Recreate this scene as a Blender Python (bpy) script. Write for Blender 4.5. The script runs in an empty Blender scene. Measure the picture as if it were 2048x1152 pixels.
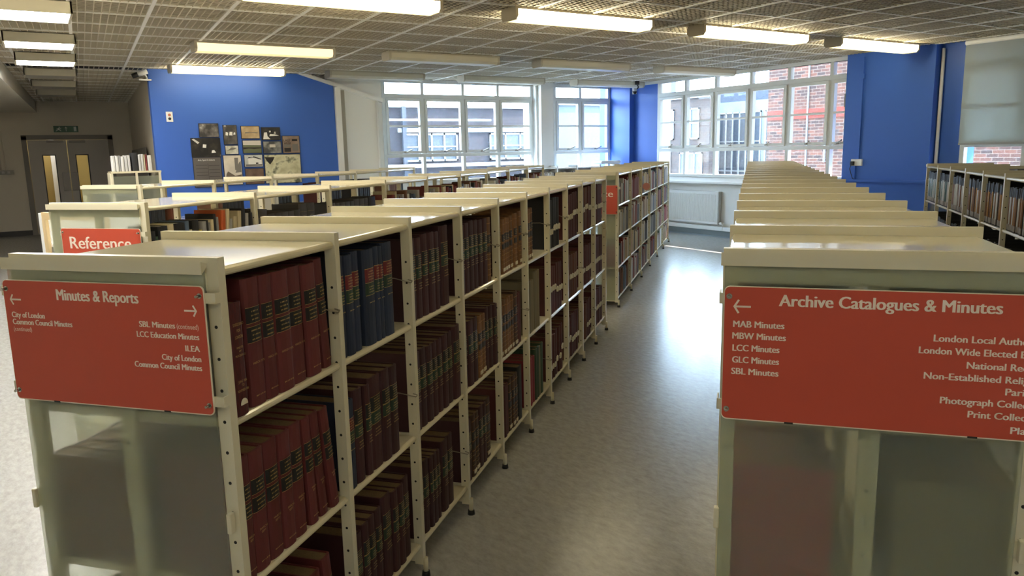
import bpy, bmesh, math, random
from mathutils import Matrix, Vector
rnd = random.Random(7)
S = bpy.context.scene
COL = S.collection
# ------------------------------------------------------------------ camera
TH = math.radians(48.0)                 # the shelving stands diagonally in the room
F_PX, YAW, PITCH, ROLL, CAM_H = 1542.75, TH - 0.2880, -0.1753, -0.0208, 1.588
cy, sy, cp, sp = math.cos(YAW), math.sin(YAW), math.cos(PITCH), math.sin(PITCH)
fw = Vector((sy * cp, cy * cp, sp)); rt = Vector((cy, -sy, 0)); up = rt.cross(fw)
cr, sr = math.cos(ROLL), math.sin(ROLL)
rt, up = cr * rt + sr * up, -sr * rt + cr * up
cam = bpy.data.objects.new('camera', bpy.data.cameras.new('camera')); COL.objects.link(cam)
M = Matrix((rt, up, -fw)).transposed().to_4x4(); M.translation = (0, 0, CAM_H); cam.matrix_world = M
cam.data.sensor_width = 36; cam.data.lens = F_PX / 2048 * 36; cam.data.clip_start = 0.05
S.camera = cam
# ------------------------------------------------------------------ sky, sun, exposure
w = bpy.data.worlds.new('sky'); S.world = w; w.use_nodes = True
bg = w.node_tree.nodes['Background']; bg.inputs[0].default_value = (0.55, 0.77, 1.0, 1); bg.inputs[1].default_value = 26.0
sun = bpy.data.objects.new('sun', bpy.data.lights.new('sun', 'SUN')); COL.objects.link(sun)
sun.data.energy = 22.0; sun.data.angle = 0.009; sun.data.color = (1, .95, .86)
sun.rotation_euler = Vector((-1, .25, -0.75)).to_track_quat('-Z', 'Y').to_euler()
vs = S.view_settings
vs.view_transform = 'Standard'; vs.look = 'None'; vs.gamma = 1; vs.use_curve_mapping = False; vs.exposure = 0.35
S.cycles.use_denoising = True
S.cycles.max_bounces = 8; S.cycles.diffuse_bounces = 4; S.cycles.glossy_bounces = 3; S.cycles.transmission_bounces = 6
S.cycles.transparent_max_bounces = 10; S.cycles.sample_clamp_indirect = 12
S.cycles.caustics_reflective = False; S.cycles.caustics_refractive = True

# ------------------------------------------------------------------ materials
def lin(c):
    return tuple(((v / 255) / 12.92 if v / 255 <= .04045 else ((v / 255 + .055) / 1.055) ** 2.4) for v in c)
MATS = {}
def mat(name, rgb, rough=.5, metal=0.0, spec=.5, emit=None, es=0, var=0.0, noise=None, bump=None, coat=0):
    """rgb in sRGB 0-255; var = brightness variation per object; noise = (scale, second rgb, amount)"""
    if name in MATS: return MATS[name]
    m = bpy.data.materials.new(name); m.use_nodes = True; nt = m.node_tree; b = nt.nodes['Principled BSDF']
    b.inputs['Base Color'].default_value = (*lin(rgb), 1); b.inputs['Roughness'].default_value = rough
    b.inputs['Metallic'].default_value = metal; b.inputs['Specular IOR Level'].default_value = spec
    b.inputs['Coat Weight'].default_value = coat
    out = None
    if noise or bump:
        tc = nt.nodes.new('ShaderNodeTexCoord')
    if noise:
        n = nt.nodes.new('ShaderNodeTexNoise'); n.inputs['Scale'].default_value = noise[0]; n.inputs['Detail'].default_value = 6
        nt.links.new(tc.outputs['Object'], n.inputs['Vector'])
        r = nt.nodes.new('ShaderNodeValToRGB'); r.color_ramp.elements[0].position = .5 - noise[2]; r.color_ramp.elements[1].position = .5 + noise[2]
        nt.links.new(n.outputs['Fac'], r.inputs['Fac'])
        r.color_ramp.elements[0].color = (*lin(rgb), 1); r.color_ramp.elements[1].color = (*lin(noise[1]), 1); out = r.outputs['Color']
    if bump:
        n2 = nt.nodes.new('ShaderNodeTexNoise'); n2.inputs['Scale'].default_value = bump[0]
        nt.links.new(tc.outputs['Object'], n2.inputs['Vector'])
        bp = nt.nodes.new('ShaderNodeBump'); bp.inputs['Strength'].default_value = bump[1]; bp.inputs['Distance'].default_value = .002
        nt.links.new(n2.outputs['Fac'], bp.inputs['Height']); nt.links.new(bp.outputs['Normal'], b.inputs['Normal'])
    if var:
        oi = nt.nodes.new('ShaderNodeObjectInfo'); mp = nt.nodes.new('ShaderNodeMapRange')
        mp.inputs['To Min'].default_value = 1 - var; mp.inputs['To Max'].default_value = 1 + var
        nt.links.new(oi.outputs['Random'], mp.inputs['Value'])
        h = nt.nodes.new('ShaderNodeHueSaturation'); nt.links.new(mp.outputs['Result'], h.inputs['Value'])
        if out: nt.links.new(out, h.inputs['Color'])
        else: h.inputs['Color'].default_value = (*lin(rgb), 1)
        out = h.outputs['Color']
    if out: nt.links.new(out, b.inputs['Base Color'])
    if emit:
        b.inputs['Emission Color'].default_value = (*emit, 1); b.inputs['Emission Strength'].default_value = es
    MATS[name] = m; return m

CREAM = mat('cream metal', (214, 206, 178), .32, bump=(90, .05))
SHELF = mat('cream shelf', (214, 204, 172), .09, bump=(60, .03))
DARK = mat('dark hole', (22, 20, 18), .8)
BLACK = mat('black plastic', (22, 22, 23), .45)
STEEL = mat('steel', (175, 172, 165), .25, 1.0)
WIRE = mat('wire', (150, 140, 120), .35, .7)
RED = mat('sign red', (196, 76, 52), .45)
SIGNEDGE = mat('sign edge', (232, 220, 200), .35)
LETTER = mat('sign lettering', (238, 222, 205), .5)
WHITE = mat('white paint', (240, 240, 238), .55, bump=(30, .1))
WFRAME = mat('window frame white', (222, 224, 222), .4)
BLUE = mat('blue paint', (58, 104, 196), .5, bump=(12, .12))
GREYW = mat('grey wall', (222, 213, 196), .65)
DOORG = mat('door grey', (186, 180, 172), .5)
FRAMEG = mat('door frame grey', (132, 126, 118), .5)
SKIRT = mat('skirting dark', (48, 46, 44), .5)
COVE = mat('cove skirting', (128, 138, 142), .4)
GOLD = mat('gold tooling', (190, 160, 96), .4, .4)
PAPER = mat('book pages', (128, 106, 72), .85, noise=(40, (84, 66, 42), .3))
PAPERW = mat('white pages', (214, 208, 192), .85)
TAG = mat('paper tag', (214, 204, 178), .8)
LBLACK = mat('black spine label', (20, 22, 22), .45)
LGREEN = mat('green spine label', (28, 52, 36), .45)
LRED = mat('red spine label', (110, 30, 34), .45)
LDARK = mat('dark spine label', (34, 28, 26), .45)

def brick_mat(name, c1, c2, mortar, scale):
    m = bpy.data.materials.new(name); m.use_nodes = True; nt = m.node_tree; b = nt.nodes['Principled BSDF']
    tc = nt.nodes.new('ShaderNodeTexCoord'); br = nt.nodes.new('ShaderNodeTexBrick'); mp = nt.nodes.new('ShaderNodeMapping')
    nt.links.new(tc.outputs['Object'], mp.inputs['Vector']); nt.links.new(mp.outputs['Vector'], br.inputs['Vector'])
    br.inputs['Color1'].default_value = (*lin(c1), 1); br.inputs['Color2'].default_value = (*lin(c2), 1); br.inputs['Mortar'].default_value = (*lin(mortar), 1)
    br.inputs['Scale'].default_value = scale; br.inputs['Mortar Size'].default_value = .02
    br.inputs['Brick Width'].default_value = .9; br.inputs['Row Height'].default_value = .3
    n = nt.nodes.new('ShaderNodeTexNoise'); n.inputs['Scale'].default_value = 1.6; nt.links.new(tc.outputs['Object'], n.inputs['Vector'])
    hs = nt.nodes.new('ShaderNodeHueSaturation'); nt.links.new(br.outputs['Color'], hs.inputs['Color'])
    mr = nt.nodes.new('ShaderNodeMapRange'); mr.inputs['To Min'].default_value = .7; mr.inputs['To Max'].default_value = 1.3
    nt.links.new(n.outputs['Fac'], mr.inputs['Value']); nt.links.new(mr.outputs['Result'], hs.inputs['Value'])
    nt.links.new(hs.outputs['Color'], b.inputs['Base Color']); b.inputs['Roughness'].default_value = .9
    return m
def glass_mat(name, dirt, tint=(1, 1, 1), col=(.8, .88, 1)):
    m = bpy.data.materials.new(name); m.use_nodes = True; nt = m.node_tree; nt.nodes.remove(nt.nodes['Principled BSDF'])
    o = nt.nodes['Material Output']; t = nt.nodes.new('ShaderNodeBsdfTransparent'); t.inputs[0].default_value = (*tint, 1)
    g = nt.nodes.new('ShaderNodeBsdfGlossy'); g.inputs['Roughness'].default_value = .02
    tr = nt.nodes.new('ShaderNodeBsdfTranslucent'); tr.inputs[0].default_value = (*col, 1)
    lw = nt.nodes.new('ShaderNodeLayerWeight'); lw.inputs[0].default_value = .5; fr = nt.nodes.new('ShaderNodeMath'); fr.operation = 'POWER'; fr.inputs[1].default_value = 3.5; nt.links.new(lw.outputs['Facing'], fr.inputs[0])
    a = nt.nodes.new('ShaderNodeMixShader'); nt.links.new(fr.outputs[0], a.inputs[0]); nt.links.new(t.outputs[0], a.inputs[1]); nt.links.new(g.outputs[0], a.inputs[2])
    tc = nt.nodes.new('ShaderNodeTexCoord'); n = nt.nodes.new('ShaderNodeTexNoise'); n.inputs['Scale'].default_value = 2.2; n.inputs['Detail'].default_value = 5
    nt.links.new(tc.outputs['Object'], n.inputs['Vector'])
    mr = nt.nodes.new('ShaderNodeMapRange'); mr.inputs['From Min'].default_value = .3; mr.inputs['From Max'].default_value = .75
    mr.inputs['To Min'].default_value = dirt * .4; mr.inputs['To Max'].default_value = dirt * 1.7
    nt.links.new(n.outputs['Fac'], mr.inputs['Value'])
    b = nt.nodes.new('ShaderNodeMixShader'); nt.links.new(mr.outputs['Result'], b.inputs[0]); nt.links.new(a.outputs[0], b.inputs[1]); nt.links.new(tr.outputs[0], b.inputs[2])
    nt.links.new(b.outputs[0], o.inputs['Surface']); return m
GLASS = glass_mat('dusty window glass', .006)
DGLASS = glass_mat('door glass', .02)
# frosted end panels: rough, slightly green translucent sheet
FROST = bpy.data.materials.new('frosted green sheet'); FROST.use_nodes = True; nt = FROST.node_tree; nt.nodes.remove(nt.nodes['Principled BSDF'])
_t = nt.nodes.new('ShaderNodeBsdfTransparent'); _t.inputs[0].default_value = (.97, .98, .93, 1)
_r = nt.nodes.new('ShaderNodeBsdfRefraction'); _r.inputs[0].default_value = (.88, .92, .85, 1); _r.inputs['Roughness'].default_value = .42; _r.inputs['IOR'].default_value = 1.2
_d = nt.nodes.new('ShaderNodeBsdfDiffuse'); _d.inputs[0].default_value = (.50, .54, .44, 1); _g = nt.nodes.new('ShaderNodeBsdfGlossy'); _g.inputs['Roughness'].default_value = .22
def _mix(f, x, y):
    m_ = nt.nodes.new('ShaderNodeMixShader'); m_.inputs[0].default_value = f; nt.links.new(x.outputs[0], m_.inputs[1]); nt.links.new(y.outputs[0], m_.inputs[2]); return m_
nt.links.new(_mix(.05, _mix(.13, _mix(.28, _t, _r), _d), _g).outputs[0], nt.nodes['Material Output'].inputs['Surface'])
# speckled vinyl floor
FLOOR = bpy.data.materials.new('grey vinyl floor'); FLOOR.use_nodes = True; nt = FLOOR.node_tree; _b = nt.nodes['Principled BSDF']
tc = nt.nodes.new('ShaderNodeTexCoord'); n1 = nt.nodes.new('ShaderNodeTexNoise'); n1.inputs['Scale'].default_value = 15; n1.inputs['Detail'].default_value = 9; n1.inputs['Roughness'].default_value = .7
mp = nt.nodes.new('ShaderNodeMapping'); mp.inputs['Rotation'].default_value = (0, 0, TH); mp.inputs['Scale'].default_value = (2.2, 1.0, 1)
nt.links.new(tc.outputs['Object'], mp.inputs['Vector']); nt.links.new(mp.outputs['Vector'], n1.inputs['Vector'])
cr_ = nt.nodes.new('ShaderNodeValToRGB'); cr_.color_ramp.elements[0].position = .32; cr_.color_ramp.elements[1].position = .68
cr_.color_ramp.elements[0].color = (*lin((162, 160, 154)), 1); cr_.color_ramp.elements[1].color = (*lin((190, 188, 184)), 1)
nt.links.new(n1.outputs['Fac'], cr_.inputs['Fac']); nt.links.new(cr_.outputs['Color'], _b.inputs['Base Color'])
_b.inputs['Roughness'].default_value = .25; _b.inputs['Specular IOR Level'].default_value = .5
n2 = nt.nodes.new('ShaderNodeTexNoise'); n2.inputs['Scale'].default_value = 48; nt.links.new(tc.outputs['Object'], n2.inputs['Vector'])
bp = nt.nodes.new('ShaderNodeBump'); bp.inputs['Strength'].default_value = .16; bp.inputs['Distance'].default_value = .004
nt.links.new(n2.outputs['Fac'], bp.inputs['Height']); nt.links.new(bp.outputs['Normal'], _b.inputs['Normal'])

# ------------------------------------------------------------------ mesh building
class MB:
    def __init__(s): s.v, s.f, s.m, s.sm = [], [], [], []
    def face(s, pts, m=0, smooth=False):
        i = len(s.v); s.v += [tuple(p) for p in pts]; s.f.append(tuple(range(i, i + len(pts)))); s.m.append(m); s.sm.append(smooth)
    def box(s, x0, x1, y0, y1, z0, z1, m=0, T=None):
        i = len(s.v); P = [(x, y, z) for z in (z0, z1) for x, y in ((x0, y0), (x1, y0), (x1, y1), (x0, y1))]
        if T: P = [tuple(T @ Vector(p)) for p in P]
        s.v += P
        for q in ((3, 2, 1, 0), (4, 5, 6, 7), (0, 1, 5, 4), (1, 2, 6, 5), (2, 3, 7, 6), (3, 0, 4, 7)):
            s.f.append(tuple(i + k for k in q)); s.m.append(m); s.sm.append(False)
        return s
    def prism(s, poly, axis, a, b, m=0, T=None, smooth=False):
        """poly: 2D outline counter-clockwise; extruded along axis between a and b"""
        def p3(p, t):
            q = {'x': (t, p[0], p[1]), 'y': (p[0], t, p[1]), 'z': (p[0], p[1], t)}[axis]
            return tuple(T @ Vector(q)) if T else q
        n = len(poly); i = len(s.v); s.v += [p3(p, a) for p in poly] + [p3(p, b) for p in poly]
        s.f.append(tuple(range(i, i + n))[::-1]); s.m.append(m); s.sm.append(False)
        s.f.append(tuple(range(i + n, i + 2 * n))); s.m.append(m); s.sm.append(False)
        for k in range(n):
            s.f.append((i + k, i + (k + 1) % n, i + n + (k + 1) % n, i + n + k)); s.m.append(m); s.sm.append(smooth)
        return s
    def cyl(s, p0, p1, r, n=12, m=0, r1=None):
        p0, p1 = Vector(p0), Vector(p1); d = (p1 - p0).normalized()
        a = d.orthogonal().normalized(); b = d.cross(a); r1 = r if r1 is None else r1; i = len(s.v)
        for p, rr in ((p0, r), (p1, r1)):
            for k in range(n):
                t = 2 * math.pi * k / n; s.v.append(tuple(p + a * rr * math.cos(t) + b * rr * math.sin(t)))
        s.f.append(tuple(range(i, i + n))[::-1]); s.m.append(m); s.sm.append(False)
        s.f.append(tuple(range(i + n, i + 2 * n))); s.m.append(m); s.sm.append(False)
        for k in range(n):
            s.f.append((i + k, i + (k + 1) % n, i + n + (k + 1) % n, i + n + k)); s.m.append(m); s.sm.append(True)
        return s
    def tube(s, pts, r, n=8, m=0):
        for a, b in zip(pts, pts[1:]): s.cyl(a, b, r, n, m)
        return s
    def mesh(s, name, mats):
        me = bpy.data.meshes.new(name); me.from_pydata(s.v, [], s.f)
        for mm in (mats if isinstance(mats, (list, tuple)) else [mats]): me.materials.append(mm)
        me.polygons.foreach_set('material_index', s.m); me.polygons.foreach_set('use_smooth', s.sm)
        bm = bmesh.new(); bm.from_mesh(me); bmesh.ops.recalc_face_normals(bm, faces=bm.faces); bm.to_mesh(me); bm.free()
        me.update(); return me
    def build(s, name, mats, parent=None, loc=(0, 0, 0), rot=0, bevel=0):
        o = bpy.data.objects.new(name, s.mesh(name, mats)); COL.objects.link(o)
        o.location = loc; o.rotation_euler = (0, 0, rot)
        if parent: o.parent = parent
        if bevel:
            bv = o.modifiers.new('edge', 'BEVEL'); bv.width = bevel; bv.segments = 2; bv.limit_method = 'ANGLE'
        return o
def tag(o, label, cat, group=None, kind=None):
    o['label'] = label; o['category'] = cat
    if group: o['group'] = group
    if kind: o['kind'] = kind
    return o
def structure(o, label=None):
    o['kind'] = 'structure'
    if label: o['label'] = label
    return o
def thing(name, label, cat, loc=(0, 0, 0), rot=0, group=None):
    o = bpy.data.objects.new(name, None); COL.objects.link(o); o.location = loc; o.rotation_euler = (0, 0, rot)
    return tag(o, label, cat, group)
CT, SN = math.cos(TH), math.sin(TH)
def R(x, y, z=0): return Vector((x * CT + y * SN, -x * SN + y * CT, z))   # row frame -> room
ORD = 'zeroth first second third fourth fifth sixth seventh eighth ninth tenth eleventh twelfth thirteenth fourteenth fifteenth sixteenth seventeenth eighteenth nineteenth twentieth'.split()
ORD += ['twenty-' + o for o in ORD[1:10]] + ['thirtieth'] + ['thirty-' + o for o in ORD[1:10]]
# lettering -------------------------------------------------------------------
def text_mesh(body, bold=.018):
    c = bpy.data.curves.new('t', 'FONT'); c.body = body; c.size = 1; c.offset = bold; c.resolution_u = 3
    o = bpy.data.objects.new('t', c); COL.objects.link(o)
    dg = bpy.context.evaluated_depsgraph_get(); me = bpy.data.meshes.new_from_object(o.evaluated_get(dg))
    v = [tuple(p.co) for p in me.vertices]; f = [tuple(p.vertices) for p in me.polygons]
    bpy.data.objects.remove(o); bpy.data.curves.remove(c); bpy.data.meshes.remove(me); return v, f
CAP = max(p[1] for p in text_mesh('H', 0)[0])
def add_text(mb, body, x0, x1, z, cap, y, m=0, bold=.018, place=None):
    """line of text on the plane y, between x0 and x1, baseline z; place maps (u, v) to a point instead"""
    v, f = text_mesh(body, 0); a = min(p[0] for p in v); b = max(p[0] for p in v)
    for k, du in enumerate((-.5, 0, .5) if bold else (0,)):
        i = len(mb.v)
        for p in v:
            u = x0 + (p[0] - a) / (b - a) * (x1 - x0) + du * bold * cap; q = z + p[1] / CAP * cap
            mb.v.append(place(u, q) if place else (u, y + k * .00006, q))
        for q in f: mb.f.append(tuple(i + j for j in q)); mb.m.append(m); mb.sm.append(False)

# ------------------------------------------------------------------ room shell
XR, YB, YW, YD, ZC = 10.37, 12.40, 12.75, 19.8, 2.85
mb = MB(); mb.box(-3.2, 11.0, -3.2, 13.2, -.12, 0); mb.box(-3.2, 2.3, 13.2, 20.2, -.12, 0)
structure(mb.build('floor', FLOOR))
def wall(name, boxes, m, polys=()):
    b = MB()
    for bx in boxes: b.box(*bx)
    for p in polys: b.prism(*p)
    return structure(b.build(name, m))
# right wall (window wall) with a long window and a blinded window
wall('wall_right', [(XR, XR + .3, 11.4, 13.05, 0, 3.0), (XR, XR + .3, 7.25, 11.4, 0, 1.06), (XR, XR + .3, 7.25, 11.4, 2.85, 3.0), (XR, XR + .3, 2.6, 5.62, 0, 1.06),
                    (XR, XR + .3, -3.2, 2.6, 0, 3.0), (XR, XR + .3, 2.6, 5.62, 2.85, 3.0)], WHITE)
wall('wall_right_blue', [(XR - .17, XR + .3, 5.95, 7.25, 0, 3.0), (XR - .02, XR + .3, 5.62, 5.95, 0, 3.0)], BLUE)
wall('wall_corner', [(10.235, XR + .3, 12.10, 13.05, 0, 3.0), (XR - .02, XR + .02, 11.42, 12.10, 0, 3.0)], BLUE)
wall('wall_far', [(5.12, 10.24, YW, YW + .3, 0, 1.06), (8.34, 8.62, YW - .33, YW + .3, 0, 3), (8.62, 8.88, YW, YW + .3, 0, 3.0), (4.2, 5.12, YB, YW + .3, 0, 3.0), (5.12, 10.24, YW, YW + .3, 2.85, 3.0), (5.12, 5.26, YW, YW + .3, 0, 3.0)], WHITE)
b = MB(); b.prism([(1.57, 0), (4.30, 0), (4.28, 2.68), (3.70, 2.85), (1.57, 2.85)], 'y', YB - .05, YB + .1)
structure(b.build('wall_photos', BLUE))
b = MB(); b.prism([(1.60, 0), (4.3, 0), (4.3, 2.95), (1.6, 2.95)], 'y', YB + .1, YB + .25); structure(b.build('wall_photos_back', WHITE))
b = MB(); b.prism([(3.62, 2.85), (3.70, 2.85), (5.1, 2.43), (5.1, 2.50), (3.86, 2.85)], 'y', YB - .1, YB + .02)
b.box(4.29, 4.38, YB - .10, YB + .02, 0, 2.66)
structure(b.build('trim_1', WHITE))
b = MB(); b.box(4.38, 4.47, YB - .02, YB + .01, 0, 2.62); structure(b.build('shade_strip', mat('trim shade grey', (168, 162, 150), .6)))  # grey strip paints the shadow side of the vertical trim
b = MB(); b.tube([(5.02, YB - .04, 0), (5.02, YB - .04, 2.5)], .025); b.tube([(8.33, YW - .2, 0), (8.33, YW - .2, 2.8)], .03); structure(b.build('trim_3', WHITE))
# corridor recess on the left, with the double doors
b = MB(); b.prism([(1.60, YB - .04), (1.75, YB - .04), (2.2, YD), (2.04, YD)], 'z', 0, 3.0); structure(b.build('wall_corridor', GREYW))
wall('wall_door', [(-3.2, -.06, YD, YD + .15, 0, 3), (1.60, 2.3, YD, YD + .15, 0, 3), (-.06, 1.60, YD, YD + .15, 2.1, 3)], GREYW)
wall('wall_left', [(-3.35, -3.2, -3.2, 20, 0, 3)], GREYW)
wall('wall_rear', [(-3.35, 10.7, -3.35, -3.2, 0, 3)], WHITE)
b = MB(); b.box(-3.2, -.06, YD - .02, YD, 0, .11); b.box(1.6, 2.05, YD - .02, YD, 0, .11); structure(b.build('baseboard_door', SKIRT))
b = MB(); b.prism([(XR, 0), (XR, .12), (XR - .015, .12), (XR - .02, .02), (XR - .05, 0)], 'y', 7.25, 12.25); b.box(XR - .2, XR - .17, 5.95, 7.25, 0, .12)
structure(b.build('baseboard_right', COVE))
b = MB(); b.box(XR - .06, XR, 7.25, 11.4, .12, .19); structure(b.build('baseboard_trunking', WHITE))
# dropped soffit on the far left
T = Matrix.Translation((-.15, 12.5, 0)) @ Matrix.Rotation(-.055, 4, 'Z')
b = MB(); b.box(-3.4, 0, -6, 7.25, 2.62, 2.9, 0, T); structure(b.build('ceiling_soffit', mat('soffit', (226, 220, 206), .7, bump=(25, .5))))

# ------------------------------------------------------------------ louvre ceiling: open egg-crate panels in a grid of T-bars, dark void above
LOUV = mat('louvre cream', (200, 190, 168), .5); TBAR = mat('ceiling bar white', (240, 238, 232), .45); VOID = mat('void brown', (46, 38, 32), .9)
SK = .05
def skew(x, y): return x + SK * (y - 7.28)
b = MB(); TX, TY = .6175, .6135
b.box(-3.2, 10.9, -3.2, 13.1, 3.06, 3.1, 2); b.box(-3.2, 2.4, 13.1, 20, 3.06, 3.1, 2)
Rz = lambda x: Matrix.Translation((x, 7.28, 0)) @ Matrix.Rotation(-math.atan(SK), 4, 'Z')
def y_end(x): return 12.72 if skew(x, 12.7) > 1.62 else 12.48
for k in range(-90, 200):                     # fins running into the depth of the room
    x = .40 + k * TX / 10
    if not -3.1 < skew(x, 7.28) < 10.3: continue
    main = (k % 10 == 0)
    ylo, yhi = (-10.4, 5.4) if skew(x, 12.7) > 1.62 else (-10.4, 12.5)
    if skew(x, 12.7) > 10.2: yhi = min(4.8, (10.34 - x) / SK)
    if main: b.box(-.015, .015, ylo, yhi, ZC - .004, ZC + .02, 1, Rz(x))
    else: b.box(-.004, .004, ylo, yhi, ZC + .002, ZC + .011, 0, Rz(x))
for k in range(-170, 215):                    # fins running across
    y = 7.28 + k * TY / 10
    if not -3.1 < y < 19.7: continue
    main = (k % 10 == 0); x1 = 10.37 if y < 12.1 else (10.23 if y < 12.72 else 2.04)
    if 12.36 < y < 12.72: continue
    if main: b.box(-3.2, x1, y - .010, y + .010, ZC - .002, ZC + .02, 1)
    else: b.box(-3.2, x1, y - .0035, y + .0035, ZC + .002, ZC + .0095, 0)
structure(b.build('ceiling', [LOUV, TBAR, VOID]))
b = MB(); b.box(XR - .06, XR + .05, 7.2, 12.25, 2.80, 2.86); b.box(5.1, 9.9, YW - .05, YW + .02, 2.80, 2.86); structure(b.build('trim_4', WHITE))

# ------------------------------------------------------------------ windows
def casement_window(n, u0, u1, divs, T, handle_side=1):
    """window in its own frame: u along the wall, v into the room (negative), z up"""
    root = bpy.data.objects.new('window_%d' % n, None); COL.objects.link(root); structure(root)
    fr = MB(); rails = (1.06, 1.12, 1.52, 1.60, 2.56, 2.63, 2.80, 2.86)
    for a, c in ((1.06, 1.11), (1.52, 1.58), (2.54, 2.61), (2.80, 2.86)): fr.box(u0, u1, -.04, .05, a, c, 0, T)
    for u in divs: fr.box(u - .028, u + .028, -.035, .045, 1.061, 2.859, 0, T)
    fr.build('window_frame', WFRAME, root)
    gl = MB(); gl.box(u0, u1, .015, .021, 1.08, 2.84, 0, T); gl.build('window_pane', GLASS, root)
    for a, c in zip(divs, divs[1:]):
        if c - a < .25: continue
        cs = MB(); p, q = a + .03, c - .03
        for x0, x1, z0, z1 in ((p, p + .045, 1.585, 2.535), (q - .045, q, 1.585, 2.535), (p + .045, q - .045, 1.585, 1.63), (p + .045, q - .045, 2.49, 2.535), (p + .045, q - .045, 2.045, 2.075)):
            cs.box(x0, x1, -.06, .01, z0, z1, 0, T)
        cs.build('casement', WFRAME, root)
        h = MB(); mid = (p + q) / 2
        h.box(mid - .03, mid + .03, -.075, -.06, 1.595, 1.62, 0, T)
        a3 = T @ Vector((mid, -.085, 1.61)); c3 = T @ Vector((mid + .11 * handle_side, -.11, 1.655)); h.cyl(a3, c3, .011, 8)
        h.build('casement_handle', mat('handle metal', (150, 146, 140), .35, .8), root)
    return root
TF = Matrix.Translation((0, YW, 0))                                   # far wall: u = X
casement_window(1, 5.26, 8.34, [5.285, 6.02, 6.83, 7.57, 8.315], TF)
casement_window(2, 8.60, 10.24, [8.86, 9.48, 10.21], TF)
TR = Matrix.Translation((XR, 0, 0)) @ Matrix.Rotation(-math.pi / 2, 4, 'Z')   # right wall: u = -Y
casement_window(3, -11.4, -7.25, [-11.375, -10.66, -9.92, -9.14, -8.37, -7.6, -7.26], TR)
casement_window(4, -5.62, -2.6, [-5.6, -4.85, -4.1, -3.35, -2.62], TR)
b = MB(); b.prism([(XR, 1.07), (XR - .17, .985), (XR - .19, .985), (XR - .19, .955), (XR - .16, .94), (XR - .02, .93), (XR + .02, .93)], 'y', 7.25, 11.4)
structure(b.build('trim_5', WHITE))
# roller blind
BL = mat('blind fabric', (186, 192, 190), .8)
bl_ = BL.node_tree; _bb = bl_.nodes['Principled BSDF']; _bb.inputs['Transmission Weight'].default_value = 0
tl = bl_.nodes.new('ShaderNodeBsdfTranslucent'); tl.inputs[0].default_value = (.62, .66, .62, 1); mx = bl_.nodes.new('ShaderNodeMixShader'); mx.inputs[0].default_value = .4
bl_.links.new(_bb.outputs[0], mx.inputs[1]); bl_.links.new(tl.outputs[0], mx.inputs[2]); bl_.links.new(mx.outputs[0], bl_.nodes['Material Output'].inputs['Surface'])
t = thing('roller_blind', 'pale grey roller blind drawn most of the way down its window', 'blind', (XR - .12, 4.1, 1.55))
MB().box(-.004, .004, -1.5, 1.5, .02, 1.25).build('blind_fabric', BL, t)
MB().box(-.012, .012, -1.5, 1.5, 0, .025).build('bottom_bar', mat('bar grey', (168, 170, 168), .5), t)
MB().cyl((0, -1.5, 1.27), (0, 1.5, 1.27), .03, 16).build('roller', WHITE, t)

# ------------------------------------------------------------------ ceiling lights
TUBE_ON = mat('lit diffuser', (255, 240, 205), .4, emit=(1.0, .84, .36), es=1.9)
TUBE_SIDE = mat('lit diffuser side', (255, 235, 190), .4, emit=(1.0, .87, .58), es=15)
TUBE_DIM = mat('dim diffuser', (235, 205, 140), .4, emit=(1.0, .76, .36), es=.75); TUBE_DIM2 = mat('dim diffuser side', (235, 210, 160), .4, emit=(1.0, .84, .55), es=.9)
TUBE_OFF = mat('unlit diffuser', (206, 200, 182), .35); ENDCAP = mat('fitting end', (186, 178, 160), .5)
n_on = n_off = 0
def light(x0, x1, y, on, label):
    t = thing('ceiling_light', label, 'ceiling light', ((x0 + x1) / 2, y, ZC - .105), 0, 'batten lights in rows under the louvre ceiling'); L = (x1 - x0) / 2
    MB().box(-L, L, .0, .24, .085, .105).build('light_body', ENDCAP, t)
    d = MB(); i = L - .03
    pr = [(.0, .085), (.0, .03), (.03, 0), (.21, 0), (.24, .03), (.24, .085)]
    d.prism(pr, 'x', -i, i, 0)
    if on:
        for k, ff in enumerate(d.f):
            if abs(sum(d.v[j][2] for j in ff) / len(ff)) > .002: d.m[k] = 1
    d.build('diffuser', [[TUBE_ON, TUBE_SIDE], [TUBE_DIM, TUBE_DIM2]][on - 1] if on else TUBE_OFF, t)
    for sx in (-1, 1):
        e = MB(); e.prism([(-.004, .088), (-.004, .026), (.028, -.004), (.212, -.004), (.244, .026), (.244, .088)], 'x', sx * i - (0 if sx > 0 else .03), sx * i + (.03 if sx > 0 else 0)); e.build('end_cap', ENDCAP, t)
rows = [('first', 6.03, [(-.55, 1.05, 1), (1.46, 3.08, 1), (3.79, 5.41, 1), (6.09, 7.78, 1), (8.35, 9.95, 1)]),
        ('second', 9.25, [(1.67, 3.26, 2), (3.95, 5.55, 0), (6.22, 7.85, 0), (8.50, 10.1, 0)]),
        ('third', 11.62, [(1.76, 3.33, 1), (3.99, 5.56, 0), (6.27, 7.9, 0), (8.6, 10.2, 0)]),
        ('overhead', 2.75, [(-.7, .9, 1), (1.5, 3.1, 1), (3.8, 5.4, 0), (6.1, 7.7, 0)]), ('rear', -.4, [(-1.2, .4, 1), (1.5, 3.1, 1), (4.0, 5.6, 0)])]
for nm, y, ls in rows:
    for k, (a, c, on) in enumerate(ls):
        light(a, c, y, on, f"{'glowing warm' if on else 'unlit cream'} batten ceiling light, {ORD[k + 1]} from the left in the {nm} row")
LED = mat('lit panel', (255, 255, 255), .4, emit=(1, .98, .94), es=46); LEDOFF = mat('unlit panel', (150, 146, 136), .5); BOXC = mat('light box cream', (198, 192, 172), .5)
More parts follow.
